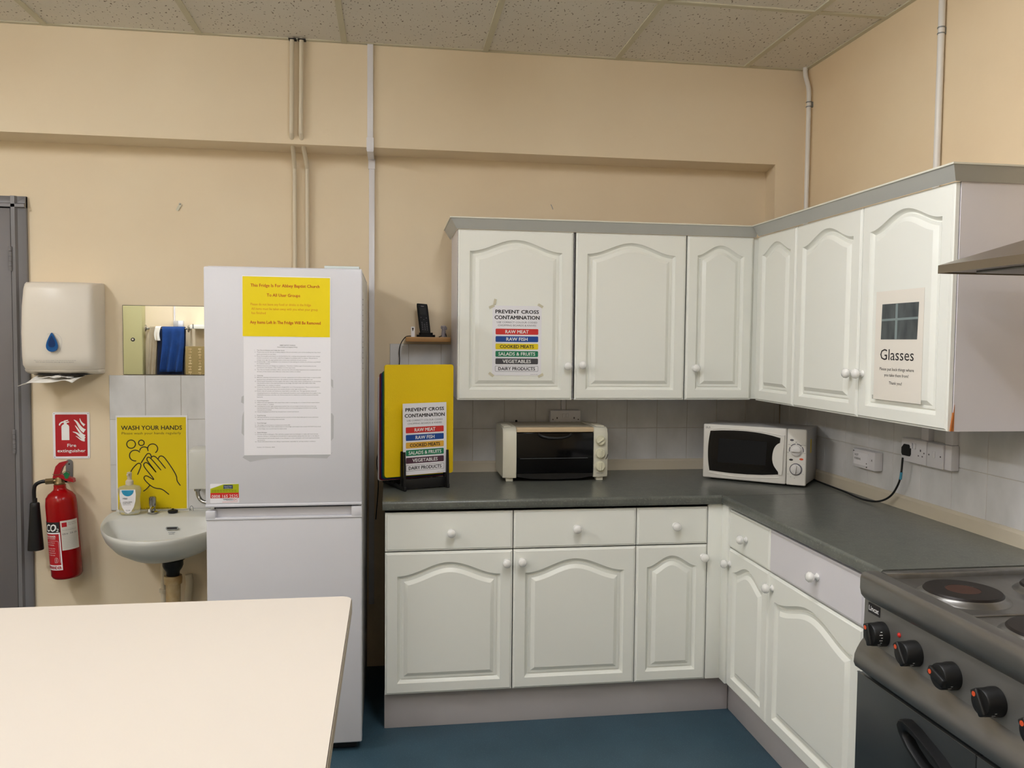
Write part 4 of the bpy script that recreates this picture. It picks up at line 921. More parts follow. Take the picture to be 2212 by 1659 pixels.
def blade(pts, wd, w):
    for _ in range(2):
        Q_ = [pts[0]]
        for p, q in zip(pts[:-1], pts[1:]): Q_ += [(p[0]*.75+q[0]*.25, p[1]*.75+q[1]*.25), (p[0]*.25+q[0]*.75, p[1]*.25+q[1]*.75)]
        pts = Q_+[pts[-1]]
    n = len(pts); L = []
    for i, p in enumerate(pts):
        a_ = pts[max(i-1, 0)]; b_ = pts[min(i+1, n-1)]; d = math.hypot(b_[0]-a_[0], b_[1]-a_[1]); k = wd*(i/(n-1))**0.8/2+0.0002
        nx, ny = -(b_[1]-a_[1])/d*k, (b_[0]-a_[0])/d*k; L.append([(p[0]+nx, p[1]+ny, w), (p[0]-nx, p[1]-ny, w)])
    mb.loops(L, closed=False)
for i, fl in enumerate(([(537, 285), (558, 300), (575, 330), (595, 355), (614, 366)], [(580, 275), (586, 298), (600, 315), (614, 325)], [(545, 325), (560, 345), (580, 375), (598, 395), (614, 403)], [(527, 370), (555, 378), (575, 395), (595, 412), (614, 420)], [(549, 400), (565, 410), (580, 422), (595, 430), (614, 433)])):
    blade([P_(*q) for q in fl], (0.019, 0.011, 0.014, 0.016, 0.009)[i], 0.003+i*0.0001)
obj('pictogram', mb, M['whiteink'], rd)
mb = MB(ms)
for x, y in ((0.006, 0.006), (0.146, 0.006), (0.006, 0.199), (0.146, 0.199)): mb.lathe([(0.0018, 0.002), (0.0015, 0.003), (0, 0.003)], 10, Matrix.Translation((x, y, 0)))
obj('screws', mb, M['zinc'], p)

# ================================================================== WASH HANDS POSTER
t = thing('hand_washing_poster', (-1.03, YL, 0.755), 'yellow Wash Your Hands poster behind the basin tap', 'poster')
mp3 = FB(-1.1805, YL-0.0075, 0.752)
def Q(px, py): return ((px-833)/525*0.303, (942-py)/690*0.434)
mb = MB(mp3); mb.box(0, 0, 0, 0.303, 0.434, 0.0008); obj('sheet', mb, M['paper'], t)
mb = MB(mp3); flat(mb, [(0.005, 0.004), (0.297, 0.004), (0.297, 0.426), (0.005, 0.426)], 0.0011); yl = obj('yellow_field', mb, M['yel2'], t)
mb = MB(mp3); text(mb, 'WASH YOUR HANDS', *Q(872, 354), 0.0185, 'l', 0.257, 0.03, 0.0015); obj('heading', mb, M['ink'], yl)
BR = mat('brown_print', rgb(96, 80, 20), rough=0.6)
mb = MB(mp3); text(mb, 'Please wash your hands regularly', *Q(876, 386), 0.0105, 'l', 0.251, 0.0, 0.0015); obj('small_lettering', mb, BR, yl); mb = MB(mp3)
text(mb, 'WASH IN A TIME OF CORONAVIRUS', *Q(950, 918), 0.0052, 'l', 0.163, 0.02, 0.0015)
obj('footer_lettering', mb, BR, yl)
mb = MB(mp3); wd = 0.0044
k_ = 0.303/525
for c, r in (((943, 455), 32), ((1018, 446), 21)):
    q = Q(*c); stroke(mb, arc(q[0], q[1], r*k_, 0, 360, 24), wd, 0.0015)
for c, r, a0, a1 in (((972, 536), 42, 275, 40), ((1038, 505), 33, 170, 40), ((1100, 488), 37, 205, -55)):
    q = Q(*c); stroke(mb, arc(q[0], q[1], r*k_, a0, a1, 18), wd, 0.0016)
for s in ([(930, 672), (945, 635), (985, 593), (1005, 590), (1014, 603), (1010, 620), (988, 670)], [(1015, 588), (1050, 535), (1062, 522), (1080, 522), (1088, 538), (1088, 545)], [(1122, 655), (1060, 575), (1055, 558), (1068, 546), (1085, 555), (1158, 640)], [(1085, 558), (1095, 542), (1117, 542), (1140, 565), (1192, 628)], [(1140, 560), (1150, 541), (1174, 541), (1200, 568), (1275, 680), (1275, 720), (1300, 752)], [(1122, 655), (1060, 585), (1040, 588), (1030, 602), (1045, 630), (1118, 718), (1080, 695), (1050, 678), (1034, 688), (1034, 706), (1075, 748), (1115, 772), (1165, 775), (1215, 816)], [(1030, 790), (1052, 776), (1075, 750)]):
    stroke(mb, [Q(*q) for q in s], wd, 0.0017)
obj('hand_drawing', mb, M['ink'], yl)

# ================================================================== BASIN
bcx = -0.9115
t = thing('wash_basin', (bcx, -0.15, 0.58), 'pale ceramic wall-hung basin partly hidden by the fridge', 'basin')
def rim(s, front, z, back=YL-0.008, wid=0.279, n=56):
    """D-shaped outline: squarish at the wall, elliptical towards the room"""
    L = []
    for i in range(n):
        a = 2*math.pi*i/n; c_, s_ = math.cos(a), math.sin(a)
        if s_ > 0: x = math.copysign(abs(c_)**0.45, c_)*wid*s; y = s_**0.45*back
        else: x = c_*wid*s; y = s_*(-front)
        L.append((bcx+x, y, z-max(0, -y)*0.05))
    return L
zr = 0.762
outer = [rim(0.20, -0.19, 0.622, back=0.0), rim(0.45, -0.26, 0.624, back=0.03), rim(0.66, -0.335, 0.643, back=0.05), rim(0.84, -0.395, 0.675, back=0.07), rim(0.95, -0.428, 0.712), rim(0.992, -0.442, 0.742), rim(1.0, -0.445, zr-0.005), rim(0.993, -0.440, zr)]
def inn(s, z, f, b):
    L = []; yc = -0.13
    for i in range(56):
        a = 2*math.pi*i/56; c_, s_ = math.cos(a), math.sin(a)
        if s_ > 0: x = math.copysign(abs(c_)**0.7, c_)*0.262*s; y = yc+s_**0.8*(b-yc)
        else: x = c_*0.262*s; y = yc+s_*(yc-f)
        L.append((bcx+x, y, z-max(0, -y)*0.05))
    return L
outer += [inn(0.955, zr-0.001, -0.424, -0.052), inn(0.94, zr-0.006, -0.416, -0.058), inn(0.88, zr-0.05, -0.395, -0.075), inn(0.74, zr-0.09, -0.35, -0.095), inn(0.45, zr-0.112, -0.30, -0.115), inn(0.10, zr-0.118, -0.22, -0.125)]
mb = MB(); mb.loops(outer, True, True); mb.box(bcx-0.268, 0.055, zr-0.01, bcx+0.268, YL-0.007, zr+0.005, r=0.004)
bowl = obj('bowl', mb, M['ceramic'], t, ang=60)
mo = frame((-0.908, -0.0815, 0.712), (1, 0, 0), (0, 0.2, 0.98))
mb = MB(mo); mb.prism(rrect(-0.026, -0.006, 0.026, 0.007, 0.006), 0.0, 0.003); ov = obj('overflow_slot', mb, M['zinc'], t)
mb = MB(mo); mb.prism(rrect(-0.021, -0.003, 0.021, 0.004, 0.003), 0.003, 0.0035); obj('slot_opening', mb, M['void'], ov)
mb = MB(mo); text(mb, 'armitage', 0.0, -0.019, 0.005, 'c', 0.028, 0.0, 0.004); text(mb, 'shanks', 0.0, -0.026, 0.005, 'c', 0.022, 0.0, 0.005); obj('maker_mark', mb, M['navy'], t)
mt = Matrix.Translation((-1.012, 0.012, zr))
mb = MB(mt); mb.lathe([(0.022, 0), (0.022, 0.005), (0.013, 0.010), (0.012, 0.028), (0.0145, 0.032), (0.0145, 0.038), (0.0155, 0.042), (0.0155, 0.068), (0.011, 0.073), (0, 0.074)], 28); mb.tube([(0, 0, 0.026), (0, -0.03, 0.025), (0, -0.046, 0.020), (0, -0.049, 0.012)], [0.010, 0.009, 0.0085, 0.008], 14); obj('tap', mb, M['tap'], t)
mb = MB(Matrix.Translation((-0.927, 0.01, zr+0.0005))); mb.lathe([(0.020, 0), (0.0215, 0.005), (0.0215, 0.008), (0.018, 0.011), (0.004, 0.012), (0.004, 0.018), (0, 0.018)], 24)
pg_ = obj('basin_plug', mb, M['black'], label='black rubber basin plug lying right of the tap', cat='plug')
mb = MB().tube([(-0.927, 0.01, zr+0.017), (-0.905, 0.012, zr+0.011), (-0.88, 0.02, zr+0.009), (-0.857, 0.03, zr+0.012), (-0.853, 0.03, zr+0.003)], 0.0012, 6, smooth=2); mb.tube([(-0.927, 0.01, zr+0.017), (-0.95, 0.012, zr+0.010), (-0.975, 0.01, zr+0.012), (-0.985, 0.008, zr+0.009)], 0.0012, 6, smooth=2); mb.tube([(-0.860, 0.03, zr+0.0015), (-0.860, 0.03, zr+0.018), (-0.853, 0.03, zr+0.026), (-0.846, 0.03, zr+0.018), (-0.846, 0.03, zr+0.0015)], 0.0014, 6, smooth=2); obj('chain', mb, M['zinc'], pg_)
# waste fittings
t = thing('basin_waste', (-0.90, -0.10, 0.0), 'stained cream waste pipe under the basin', 'pipe')
mb = MB(Matrix.Translation((-0.902, -0.10, 0))); mb.lathe([(0.026, 0.505), (0.028, 0.53), (0.038, 0.545), (0.042, 0.556), (0.042, 0.578), (0.032, 0.586), (0.030, 0.610)], 28); obj('trap_nut', mb, M['black'], t)
mb = MB().tube([(-0.87, -0.09, 0.575), (-0.845, -0.06, 0.595), (-0.835, -0.04, 0.63)], 0.007, 10, smooth=2); obj('rubber_strap', mb, M['black'], t)
mb = MB(Matrix.Translation((-0.902, -0.10, 0))); mb.lathe([(0.030, 0.04), (0.030, 0.475), (0.036, 0.477), (0.038, 0.50), (0.036, 0.512), (0.0, 0.512)], 28); obj('waste_tube', mb, M['waste'], t)
mb = MB(Matrix.Translation((-0.975, 0.035, 0))); mb.lathe([(0.013, 0.30), (0.013, 0.40), (0.020, 0.402), (0.020, 0.415), (0.013, 0.417), (0.013, 0.53), (0.017, 0.532), (0.017, 0.56), (0.011, 0.562), (0.011, 0.612)], 18); obj('supply_pipe', mb, M['pipe'], t)
mb = MB().tube([(-0.875, 0.062, 0.47), (-0.87, 0.062, 0.43), (-0.88, 0.062, 0.37), (-0.88, 0.062, 0.25)], 0.016, 14, smooth=2); obj('rear_pipe', mb, M['pipe'], t)
# soap
t = thing('soap_bottle', (-1.102, -0.005, zr), 'clear pump bottle of hand wash with a white label on the basin', 'bottle')
def ov_(hw, hd, z): return [(-1.102+hw*math.copysign(abs(math.cos(a))**0.7, math.cos(a)), -0.005+hd*math.copysign(abs(math.sin(a))**0.7, math.sin(a)), zr+z) for a in [2*math.pi*i/32 for i in range(32)]]
mb = MB().loops([ov_(0.036, 0.020, 0.0005), ov_(0.042, 0.024, 0.006), ov_(0.043, 0.025, 0.03), ov_(0.040, 0.024, 0.07), ov_(0.0455, 0.026, 0.100), ov_(0.047, 0.026, 0.112), ov_(0.040, 0.024, 0.122), ov_(0.018, 0.016, 0.128), ov_(0.014, 0.014, 0.132)], True, True); obj('bottle_body', mb, M['bottle'], t)
mb = MB(Matrix.Translation((-1.102, -0.005, zr))); mb.lathe([(0.016, 0.128), (0.016, 0.146), (0.012, 0.150), (0.009, 0.152), (0.009, 0.166), (0.010, 0.168), (0.010, 0.182), (0.006, 0.185), (0, 0.185)], 20); mb.box(-0.004, -0.030, 0.172, 0.004, 0, 0.180, r=0.002); obj('pump', mb, mat('pump_plastic', rgb(206, 196, 176), rough=0.35), t)
ml = FB(-1.102, -0.0315, zr)
lp = [(-0.031, 0.112), (-0.033, 0.09), (-0.031, 0.06), (-0.024, 0.035), (-0.012, 0.014), (0, 0.008), (0.012, 0.014), (0.024, 0.035), (0.031, 0.06), (0.033, 0.09), (0.031, 0.112)]
mb = MB(ml); mb.prism(lp, 0, 0.0006); lb = obj('bottle_label', mb, M['paper'], t)
mb = MB(ml); flat(mb, [(0.025*math.cos(a), 0.109+0.026*math.sin(a)) for a in [math.pi+math.pi*i/16 for i in range(17)]], 0.001); obj('blue_half_disc', mb, M['soap'], lb)
mb = MB(ml); text(mb, 'M&S', -0.020, 0.070, 0.0065, 'l', 0.018, 0.02, 0.001); text(mb, 'ANTIBACTERIAL', -0.020, 0.056, 0.0035, 'l', 0.038, 0.02, 0.001); text(mb, 'HAND WASH', -0.020, 0.0505, 0.0035, 'l', 0.030, 0.02, 0.001); text(mb, 'kills bacteria', -0.020, 0.045, 0.0025, 'l', 0.032, 0.0, 0.001); text(mb, '12 M', -0.008, 0.018, 0.006, 'l', 0.016, 0.0, 0.001); obj('label_lettering', mb, M['ink'], lb)
# small water heater
t = thing('water_heater', (-0.75, 0.03, 0.868), 'white hand wash water heater half hidden behind the fridge', 'water heater')
mb = MB().box(-0.850, -0.035, 0.872, -0.66, YL-0.007, 1.050, r=0.016, seg=4); obj('casing', mb, M['hotwater'], t)
mb = MB().box(-0.848, -0.0375, 0.872, -0.66, -0.03, 1.035, r=0.003); obj('front_cover', mb, M['hotwater'], t)
mb = MB().tube([(-0.820, 0.0, 0.872), (-0.820, 0.0, 0.862), (-0.818, 0.0, 0.835), (-0.80, -0.01, 0.812), (-0.77, -0.02, 0.808), (-0.70, -0.04, 0.806)], 0.0085, 14, smooth=2); mb.lathe([(0.013, 0.858), (0.014, 0.862), (0.014, 0.872)], 16, Matrix.Translation((-0.820, 0, 0))); obj('spout', mb, M['tap'], t)

# ================================================================== FIRE EXTINGUISHER
t = thing('fire_extinguisher', (-1.385, 0.0, 0.485), 'red carbon dioxide fire extinguisher hanging on the wall by the grey door', 'fire extinguisher')
ax = Vector((0.062, 0.0, -0.995)).normalized()   # points down the cylinder
top = Vector((-1.3885, 0.0, 0.892))
zax = -ax; xax = Vector((0, -1, 0)).cross(zax).normalized()*-1; xax = Vector((1, 0, 0))-zax*zax.x; xax.normalize(); yax = zax.cross(xax)
me_ = Matrix.Identity(4)
for i in range(3): me_[i][0] = xax[i]; me_[i][1] = yax[i]; me_[i][2] = zax[i]
me_.translation = top
R_ = 0.0615
mb = MB(me_); mb.lathe([(0.0, -0.4), (0.050, -0.4), (0.056, -0.396), (R_, -0.385), (R_, -0.085), (0.0602, -0.068), (0.058, -0.050), (0.047, -0.034), (0.034, -0.024), (0.0255, -0.017), (0.0235, -0.008), (0.0235, 0.004), (0, 0.004)], 56, cap=False); obj('cylinder', mb, M['red'], t, ang=40)
def wrap(rad): # (arc length, height, w) to a point on the cylinder; arc 0 faces the room
    return lambda p: (math.sin((p[0]+0.012)/rad)*(rad+p[2]), -math.cos((p[0]+0.012)/rad)*(rad+p[2]), p[1])
wf = wrap(R_)
def patch(x0_, z0_, x1_, z1_, lift, m_, name, parent, n=14):
    mb = MB(me_); mb.loops([[wf((x0_+(x1_-x0_)*i/n, z, lift)) for z in (z0_, z1_)] for i in range(n+1)], closed=False); return obj(name, mb, m_, parent)
lb = patch(-0.115, -0.355, -0.004, -0.165, 0.0006, M['paper'], 'main_label', t)
patch(-0.115, -0.193, -0.003, -0.148, 0.0009, M['ink'], 'label_header', lb)
patch(-0.112, -0.333, -0.009, -0.199, 0.0009, M['redp'], 'label_red_field', lb)
mb = MB(me_); text(mb, 'CO', -0.020, -0.187, 0.030, 'r', 0.052, 0.05, 0.0013, slant=0.2, fn=wf); text(mb, '2', -0.018, -0.189, 0.013, 'l', 0.009, 0.03, 0.0013, slant=0.2, fn=wf)
text(mb, 'EXTINGUISHER', -0.022, -0.213, 0.0075, 'r', 0.07, 0.03, 0.0013, fn=wf); text(mb, 'CARBON DIOXIDE', -0.024, -0.221, 0.005, 'r', 0.06, 0.01, 0.0013, fn=wf)
for i, s in enumerate(('Remove safety pin. Do not', 'hold the horn when discharging', 'Direct discharge at base of fire', 'Class B fire and', 'electrical equipment fires', 'Ventilate area after use')): text(mb, s, -0.028-0.004*(i % 2), -0.238-i*0.0095-(0.006 if i > 1 else 0), 0.0042, 'r', 0.062, 0, 0.0013, fn=wf)
obj('label_white_print', mb, M['whiteink'], lb)
mb = MB(me_)
def wst(mb, pts, wd_): 
    o = MB(); stroke(o, pts, wd_, 0.0013); mb.add([wf(v) for v in o.V], o.F)
wst(mb, [(-0.034, -0.322), (-0.034, -0.301), (-0.020, -0.301), (-0.020, -0.322), (-0.034, -0.322)], 0.0009); wst(mb, [(-0.025, -0.304), (-0.029, -0.311), (-0.025, -0.312), (-0.029, -0.319)], 0.0015); wst(mb, [(-0.060, -0.228), (-0.014, -0.228), (-0.012, -0.236), (-0.012, -0.322)], 0.0008)
obj('label_symbols', mb, M['whiteink'], lb)
mb = MB(me_); text(mb, 'COMMANDER', -0.008, -0.350, 0.0125, 'r', 0.088, 0.04, 0.0013, fn=wf); obj('label_maker', mb, M['redp'], lb)
lb2 = patch(0.000, -0.272, 0.075, -0.145, 0.0007, mat('service_label', rgb(214, 208, 198), rough=0.5), 'service_label', t)
patch(0.005, -0.172, 0.024, -0.153, 0.0011, M['redp'], 'service_red_box', lb2)
mb = MB(me_)
for i in range(13): wst(mb, [(0.004, -0.180-i*0.0068), (0.036, -0.180-i*0.0068), (0.070, -0.180-i*0.0068)], 0.0005)
for i, s in enumerate(('SERVICE RECORD', 'Weight  Date  Initials')): text(mb, s, 0.030, -0.158-i*0.007, 0.0035, 'l', 0.036, 0, 0.0012, fn=wf)
text(mb, 'Service date and maintenance record', 0.006, -0.187, 0.0035, 'l', 0.058, 0, 0.0014, fn=wf)
text(mb, 'KTK W', 0.006, -0.205, 0.006, 'l', 0.020, 0.02, 0.0014, fn=wf); text(mb, '2/76  2/76', 0.034, -0.204, 0.006, 'l', 0.032, 0.02, 0.0014, fn=wf)
obj('service_writing', mb, M['inkgrey'], lb2)
mb = MB(me_); mb.lathe([(0.020, 0.002), (0.022, 0.010), (0.017, 0.018), (0.017, 0.030), (0.013, 0.036), (0, 0.036)], 16); mb.tube([(0, 0, 0.020), (-0.022, -0.004, 0.020)], 0.009, 12); obj('valve', mb, M['brass'], t)
mb = MB(me_); mb.tube([(-0.020, -0.004, 0.021), (-0.052, -0.006, 0.021)], 0.0135, 6); mb.tube([(-0.010, -0.004, 0.021), (-0.024, -0.004, 0.021)], 0.010, 12); obj('hose_nut', mb, M['brass'], t)
mb = MB().tube([(-1.437, -0.006, 0.912), (-1.462, -0.008, 0.910), (-1.485, -0.008, 0.897), (-1.490, -0.006, 0.872), (-1.4905, -0.004, 0.84), (-1.490, -0.002, 0.822)], 0.0078, 14, smooth=2); obj('hose', mb, M['black'], t)
mh = Matrix.Translation((-1.489, -0.002, 0.615)); mb = MB(mh); mb.lathe([(0.0315, 0.0), (0.0315, 0.004), (0.0195, 0.185), (0.019, 0.200), (0.0165, 0.204), (0.0095, 0.205), (0.0095, 0.222), (0.008, 0.224), (0, 0.224)], 32); obj('discharge_horn', mb, M['black'], t)
mb = MB(me_); mb.prism([(-0.022, 0.034), (0.004, 0.030), (0.010, 0.055), (0.020, 0.078), (0.036, 0.094), (0.040, 0.101), (0.034, 0.103), (0.010, 0.099), (-0.006, 0.084), (-0.015, 0.058)], -0.012, 0.012, axis='y'); obj('top_lever', mb, M['leverred'], t)
mb = MB(me_); mb.prism([(-0.010, 0.046), (0.030, 0.020), (0.062, 0.010), (0.060, 0.026), (0.032, 0.038), (-0.006, 0.058)], -0.0145, 0.0145, axis='y'); obj('carry_handle', mb, M['leverred'], t)
mb = MB(me_); mb.prism([(0.030, 0.030), (0.040, 0.028), (0.050, 0.046), (0.036, 0.058), (0.024, 0.052)], -0.016, -0.013, axis='y'); obj('safety_tag', mb, M['green'], t)
mb = MB(me_).tube([(-0.02, -0.014, 0.052), (0.0, -0.017, 0.046), (0.02, -0.017, 0.054), (0.036, -0.015, 0.062), (0.05, -0.01, 0.055), (0.046, -0.012, 0.044)], 0.0012, 6, smooth=2); obj('pin_wire', mb, M['brass'], t)
mb = MB(); mb.prism([(x, z) for x, z in rrect(-1.392, 0.905, -1.364, 0.992, 0.013)], YL-0.005, YL, axis='y'); mb.box(-1.392, 0.02, 0.900, -1.364, YL, 0.906); mb.box(-1.390, 0.02, 0.9, -1.366, 0.024, 0.915)
hb = obj('wall_bracket', mb, M['zinc'], label='grey metal hanging bracket behind the extinguisher levers', cat='bracket')
mb = MB(FB(-1.378, YL-0.005, 0.972)); mb.lathe([(0.0035, 0), (0.003, 0.002), (0, 0.0025)], 12); obj('screw', mb, M['ink'], hb)

# ================================================================== WALL MARKS
mb = MB(FB(-0.905, YL-0.002, 2.108) @ Matrix.Rotation(-0.5, 4, 'Z')); mb.prism(rrect(-0.006, -0.018, 0.006, 0.018, 0.005), 0, 0.003)
hk = obj('adhesive_hook', mb, M['tape'], label='small clear adhesive hook stuck on the bare wall above the mirror', cat='hook')
mb = MB(FB(-0.9, YL-0.004, 2.118)); mb.ball((0, 0.004, 0.003), 0.004, 10); obj('hook_tip', mb, M['smudge'], hk)
mb = MB().tube([(0.766, YL+0.002, 2.178), (0.771, YL-0.004, 2.165), (0.776, YL-0.003, 2.152)], 0.0015, 6); obj('wall_nail', mb, M['zinc'], label='tiny bent nail in the wall above the back wall cabinets', cat='nail')

# ================================================================== COOKER
cx0, cy0, cy1, cz = 1.286, -1.732, -2.660, 0.9165
t = thing('electric_cooker', (1.6, (cy0+cy1)/2, 0), 'stainless steel electric range cooker with black knobs at the right edge', 'cooker')
def yp(mb, pts, y0_=cy0, y1_=cy1): mb.prism(pts, y1_, y0_, axis='y')
mb = MB(); mb.box(1.32, cy1, 0.10, 1.925, cy0, 0.90); obj('body', mb, M['steel_dark'], t)
# hob: tray with raised rolled edge
mb = MB(); mb.box(1.330, cy1+0.03, 0.893, 1.90, cy0-0.03, 0.9005)
mb.box(1.888, cy1, 0.88, 1.925, cy0, cz+0.004, r=0.003); mb.box(1.343, cy0-0.030, 0.88, 1.925, cy0, cz-0.0008, r=0.004); mb.box(1.343, cy1, 0.88, 1.925, cy1+0.03, cz-0.0008, r=0.004)
obj('hob_top', mb, M['steel'], t)
nz = [(1.345, cz-0.016), (1.338, cz-0.002), (1.325, cz), (cx0+0.014, cz)]+[(cx0+0.014-0.016*math.sin(a_)-0.002*0, cz-0.020+0.020*math.cos(a_)) for a_ in [math.radians(90*i/8) for i in range(1, 9)]]+[(cx0-0.002, cz-0.045), (cx0+0.002, cz-0.062), (cx0+0.012, cz-0.074), (1.33, cz-0.076)]
mb = MB(); yp(mb, nz); obj('front_rail', mb, M['steel'], t, ang=40)
mb = MB(); mb.prism([(1.300, 0.845), (1.298, 0.725), (1.34, 0.725), (1.34, 0.845)], cy1, cy0, axis='y'); cpn = obj('control_panel', mb, M['steel_dark'], t)
lt = [(1.33, 0.732), (1.298, 0.732), (1.290, 0.722), (1.281, 0.706), (1.274, 0.690), (1.272, 0.668), (1.277, 0.656), (1.290, 0.654), (1.33, 0.654)]
mb = MB(); yp(mb, lt); obj('lower_rail', mb, M['steel'], t, ang=50)
# hotplates
mb0 = None
for i, y in enumerate((-1.925, -2.215, -2.505)):
    for xx, nm in ((1.445, 'f'), (1.712, 'r')):
        R0 = 0.092 if nm == 'f' else 0.085
        mb = MB(Matrix.Translation((xx, y, 0.9005))); mb.lathe([(R0+0.016, 0), (R0+0.012, 0.004), (R0+0.004, 0.008), (R0+0.001, 0.013), (R0-0.003, 0.014)], 56, cap=False); rg = obj('hotplate', mb, M['steel'], t)
        mb = MB(Matrix.Translation((xx, y, 0.9005))); mb.lathe([(R0-0.001, 0.008), (R0, 0.014), (R0-0.004, 0.0185), (R0*0.45, 0.0190), (R0*0.44, 0.0180), (0, 0.018)], 56); obj('iron_disc', mb, M['plate'], rg)
        mb = MB(Matrix.Translation((xx, y, 0.9005))); mb.lathe([(R0*0.435, 0.0181), (R0*0.43, 0.0188), (0, 0.0188)], 40); obj('disc_centre', mb, M['plate_in'], rg)
# pressed wells
for y in (-2.070, -2.360):
    mb = MB(); mb.box(1.345, y-0.006, 0.900, 1.875, y+0.006, 0.904, r=0.003); obj('pressed_rib', mb, M['steel'], t)
# knobs
def cooker_knob(y, z, rot, marks):
    mk = frame((1.2985, y, z), (0, -1, 0), (0.01, 0, 1)) @ Matrix.Rotation(rot, 4, 'Z')
    mb = MB(mk); mb.lathe([(0.0315, 0), (0.0315, 0.014), (0.030, 0.017), (0.0295, 0.036), (0.027, 0.0395), (0.0, 0.040)], 44)
    mb.box(-0.0285, -0.0105, 0.020, 0.0285, 0.0105, 0.0475, r=0.004, seg=3)
    kb = obj('control_knob', mb, M['black'], cpn)
    mb = MB(mk); mb.lathe([(0.0055, 0.0475), (0.0055, 0.0481), (0, 0.0481)], 16, Matrix.Translation((-0.018, 0.0, 0))); obj('red_dot', mb, M['orange'], kb)
    o = MB(frame((1.2985, y, z), (0, -1, 0), (0.01, 0, 1))); R2 = 0.0298
    for q in range(marks):
        a_ = -0.95+q*0.24
        o.add([(math.cos(a_+s1)*(R2+.0006), math.sin(a_+s1)*(R2+.0006), w2) for s1, w2 in ((-.03, .020), (.03, .020), (.03, .029 if q % 2 else .025), (-.03, .029 if q % 2 else .025))], [(0, 1, 2, 3)])
    obj('dial_marks', o, M['whiteink'], kb)
for y, rot, mk_ in ((-1.822, -1.2, 7), (-1.958, -0.9, 3), (-2.096, -0.3, 3), (-2.234, -1.0, 3), (-2.372, -0.9, 3), (-2.510, -0.9, 3)): cooker_knob(y, 0.775, rot, mk_)
mb = MB(frame((1.2990, -1.890, 0.796), (0, -1, 0), (0, 0, 1))); mb.ball((0, 0, 0), 0.0065, 14, (1, 1, 0.7)); obj('indicator_lamp', mb, M['stickr'], cpn)
mb = MB(frame((1.2990, -1.752, 0.812), (0, -1, 0), (0.01, 0, 1))); mb.box(0, 0, 0, 0.052, 0.026, 0.0012); bd = obj('badge', mb, M['ink'], cpn)
mb = MB(frame((1.2990, -1.752, 0.812), (0, -1, 0), (0.01, 0, 1))); text(mb, 'Lincat', 0.026, 0.007, 0.0125, 'c', 0.044, 0.04, 0.0016); obj('badge_lettering', mb, M['whiteink'], bd)
# doors
for ya, yb_, hx in ((cy0, -2.196, 1), (-2.199, cy1, -1)):
    mb = MB(); mb.box(1.284, yb_, 0.13, 1.315, ya, 0.640, r=0.002); od = obj('oven_door', mb, M['oven'], t)
    mb = MB(); mb.box(1.2835, yb_, 0.6398, 1.29, ya, 0.6418); obj('door_top_edge', mb, M['steel'], od)
    if hx == 1: 
        # looped black handle: outer outline with opening, standing off the door
        oc = [(-1.950, 0.598), (-1.957, 0.612), (-1.975, 0.617), (-2.01, 0.612), (-2.10, 0.585), (-2.165, 0.552), (-2.168, 0.535), (-2.150, 0.525), (-2.10, 0.520), (-2.04, 0.530), (-1.985, 0.560), (-1.958, 0.583)]
        cen = (-2.06, 0.565)
        out = [(y, z) for y, z in oc]; inn_ = [(cen[0]+(y-cen[0])*0.72, cen[1]+(z-cen[1])*0.60) for y, z in oc]
        L = [[(1.284, y, z) for y, z in out], [(1.262, y, z) for y, z in out], [(1.256, cen[0]+(y-cen[0])*0.96, cen[1]+(z-cen[1])*0.95) for y, z in out], [(1.256, cen[0]+(y-cen[0])*0.78, cen[1]+(z-cen[1])*0.68) for y, z in out], [(1.262, y, z) for y, z in inn_], [(1.284, y, z) for y, z in inn_]]
        mb = MB().loops(L); obj('door_handle', mb, M['black'], od, ang=50)
mb = MB(); mb.box(1.32, cy1+0.01, 0.645, 1.33, cy0-0.01, 0.652); obj('door_gap', mb, M['void'], t)
for x, y in ((1.36, cy0-0.05), (1.36, cy1+0.05), (1.88, cy0-0.05), (1.88, cy1+0.05)): obj('leg', MB(Matrix.Translation((x, y, 0))).lathe([(0.022, 0), (0.022, 0.01), (0.016, 0.014), (0.016, 0.1)], 18), M['steel_dark'], t)

# ================================================================== HOOD
hx0, hy0, hy1, hz = 1.4815, -1.732, -2.66, 1.7235
t = thing('cooker_hood', (1.7, (hy0+hy1)/2, hz), 'steel pyramid cooker hood jutting in above the cooker', 'cooker hood')
mb = MB(); 
mb.loops([[(hx0, hy1, hz), (XR, hy1, hz), (XR, hy0, hz), (hx0, hy0, hz)], [(hx0, hy1, hz+0.022), (XR, hy1, hz+0.022), (XR, hy0, hz+0.022), (hx0, hy0, hz+0.022)]])
L1_ = [(hx0, hy1, hz+0.022), (XR, hy1, hz+0.022), (XR, hy0, hz+0.022), (hx0, hy0, hz+0.022)]; L2_ = [(1.80, -2.32, 1.875), (XR, -2.32, 1.875), (XR, -2.07, 1.875), (1.80, -2.07, 1.875)]
mb.loops([L1_, L2_]); mb.box(1.80, -2.32, 1.874, XR, -2.07, 2.35)
obj('canopy', mb, M['hoodsteel'], t, ang=20)
mb = MB().box(hx0+0.006, hy1+0.006, hz+0.004, XR-0.002, hy0-0.006, hz+0.008); obj('underside', mb, mat('hood_underside', rgb(150, 144, 138), rough=0.4, metal=0.4), t)
for k in range(2): obj('grease_filter', MB().box(hx0+0.07, -2.18-0.44*k+0.0, hz-0.002, XR-0.06, -1.79-0.44*k, hz+0.004, r=0.001), M['steel_dark'], t)

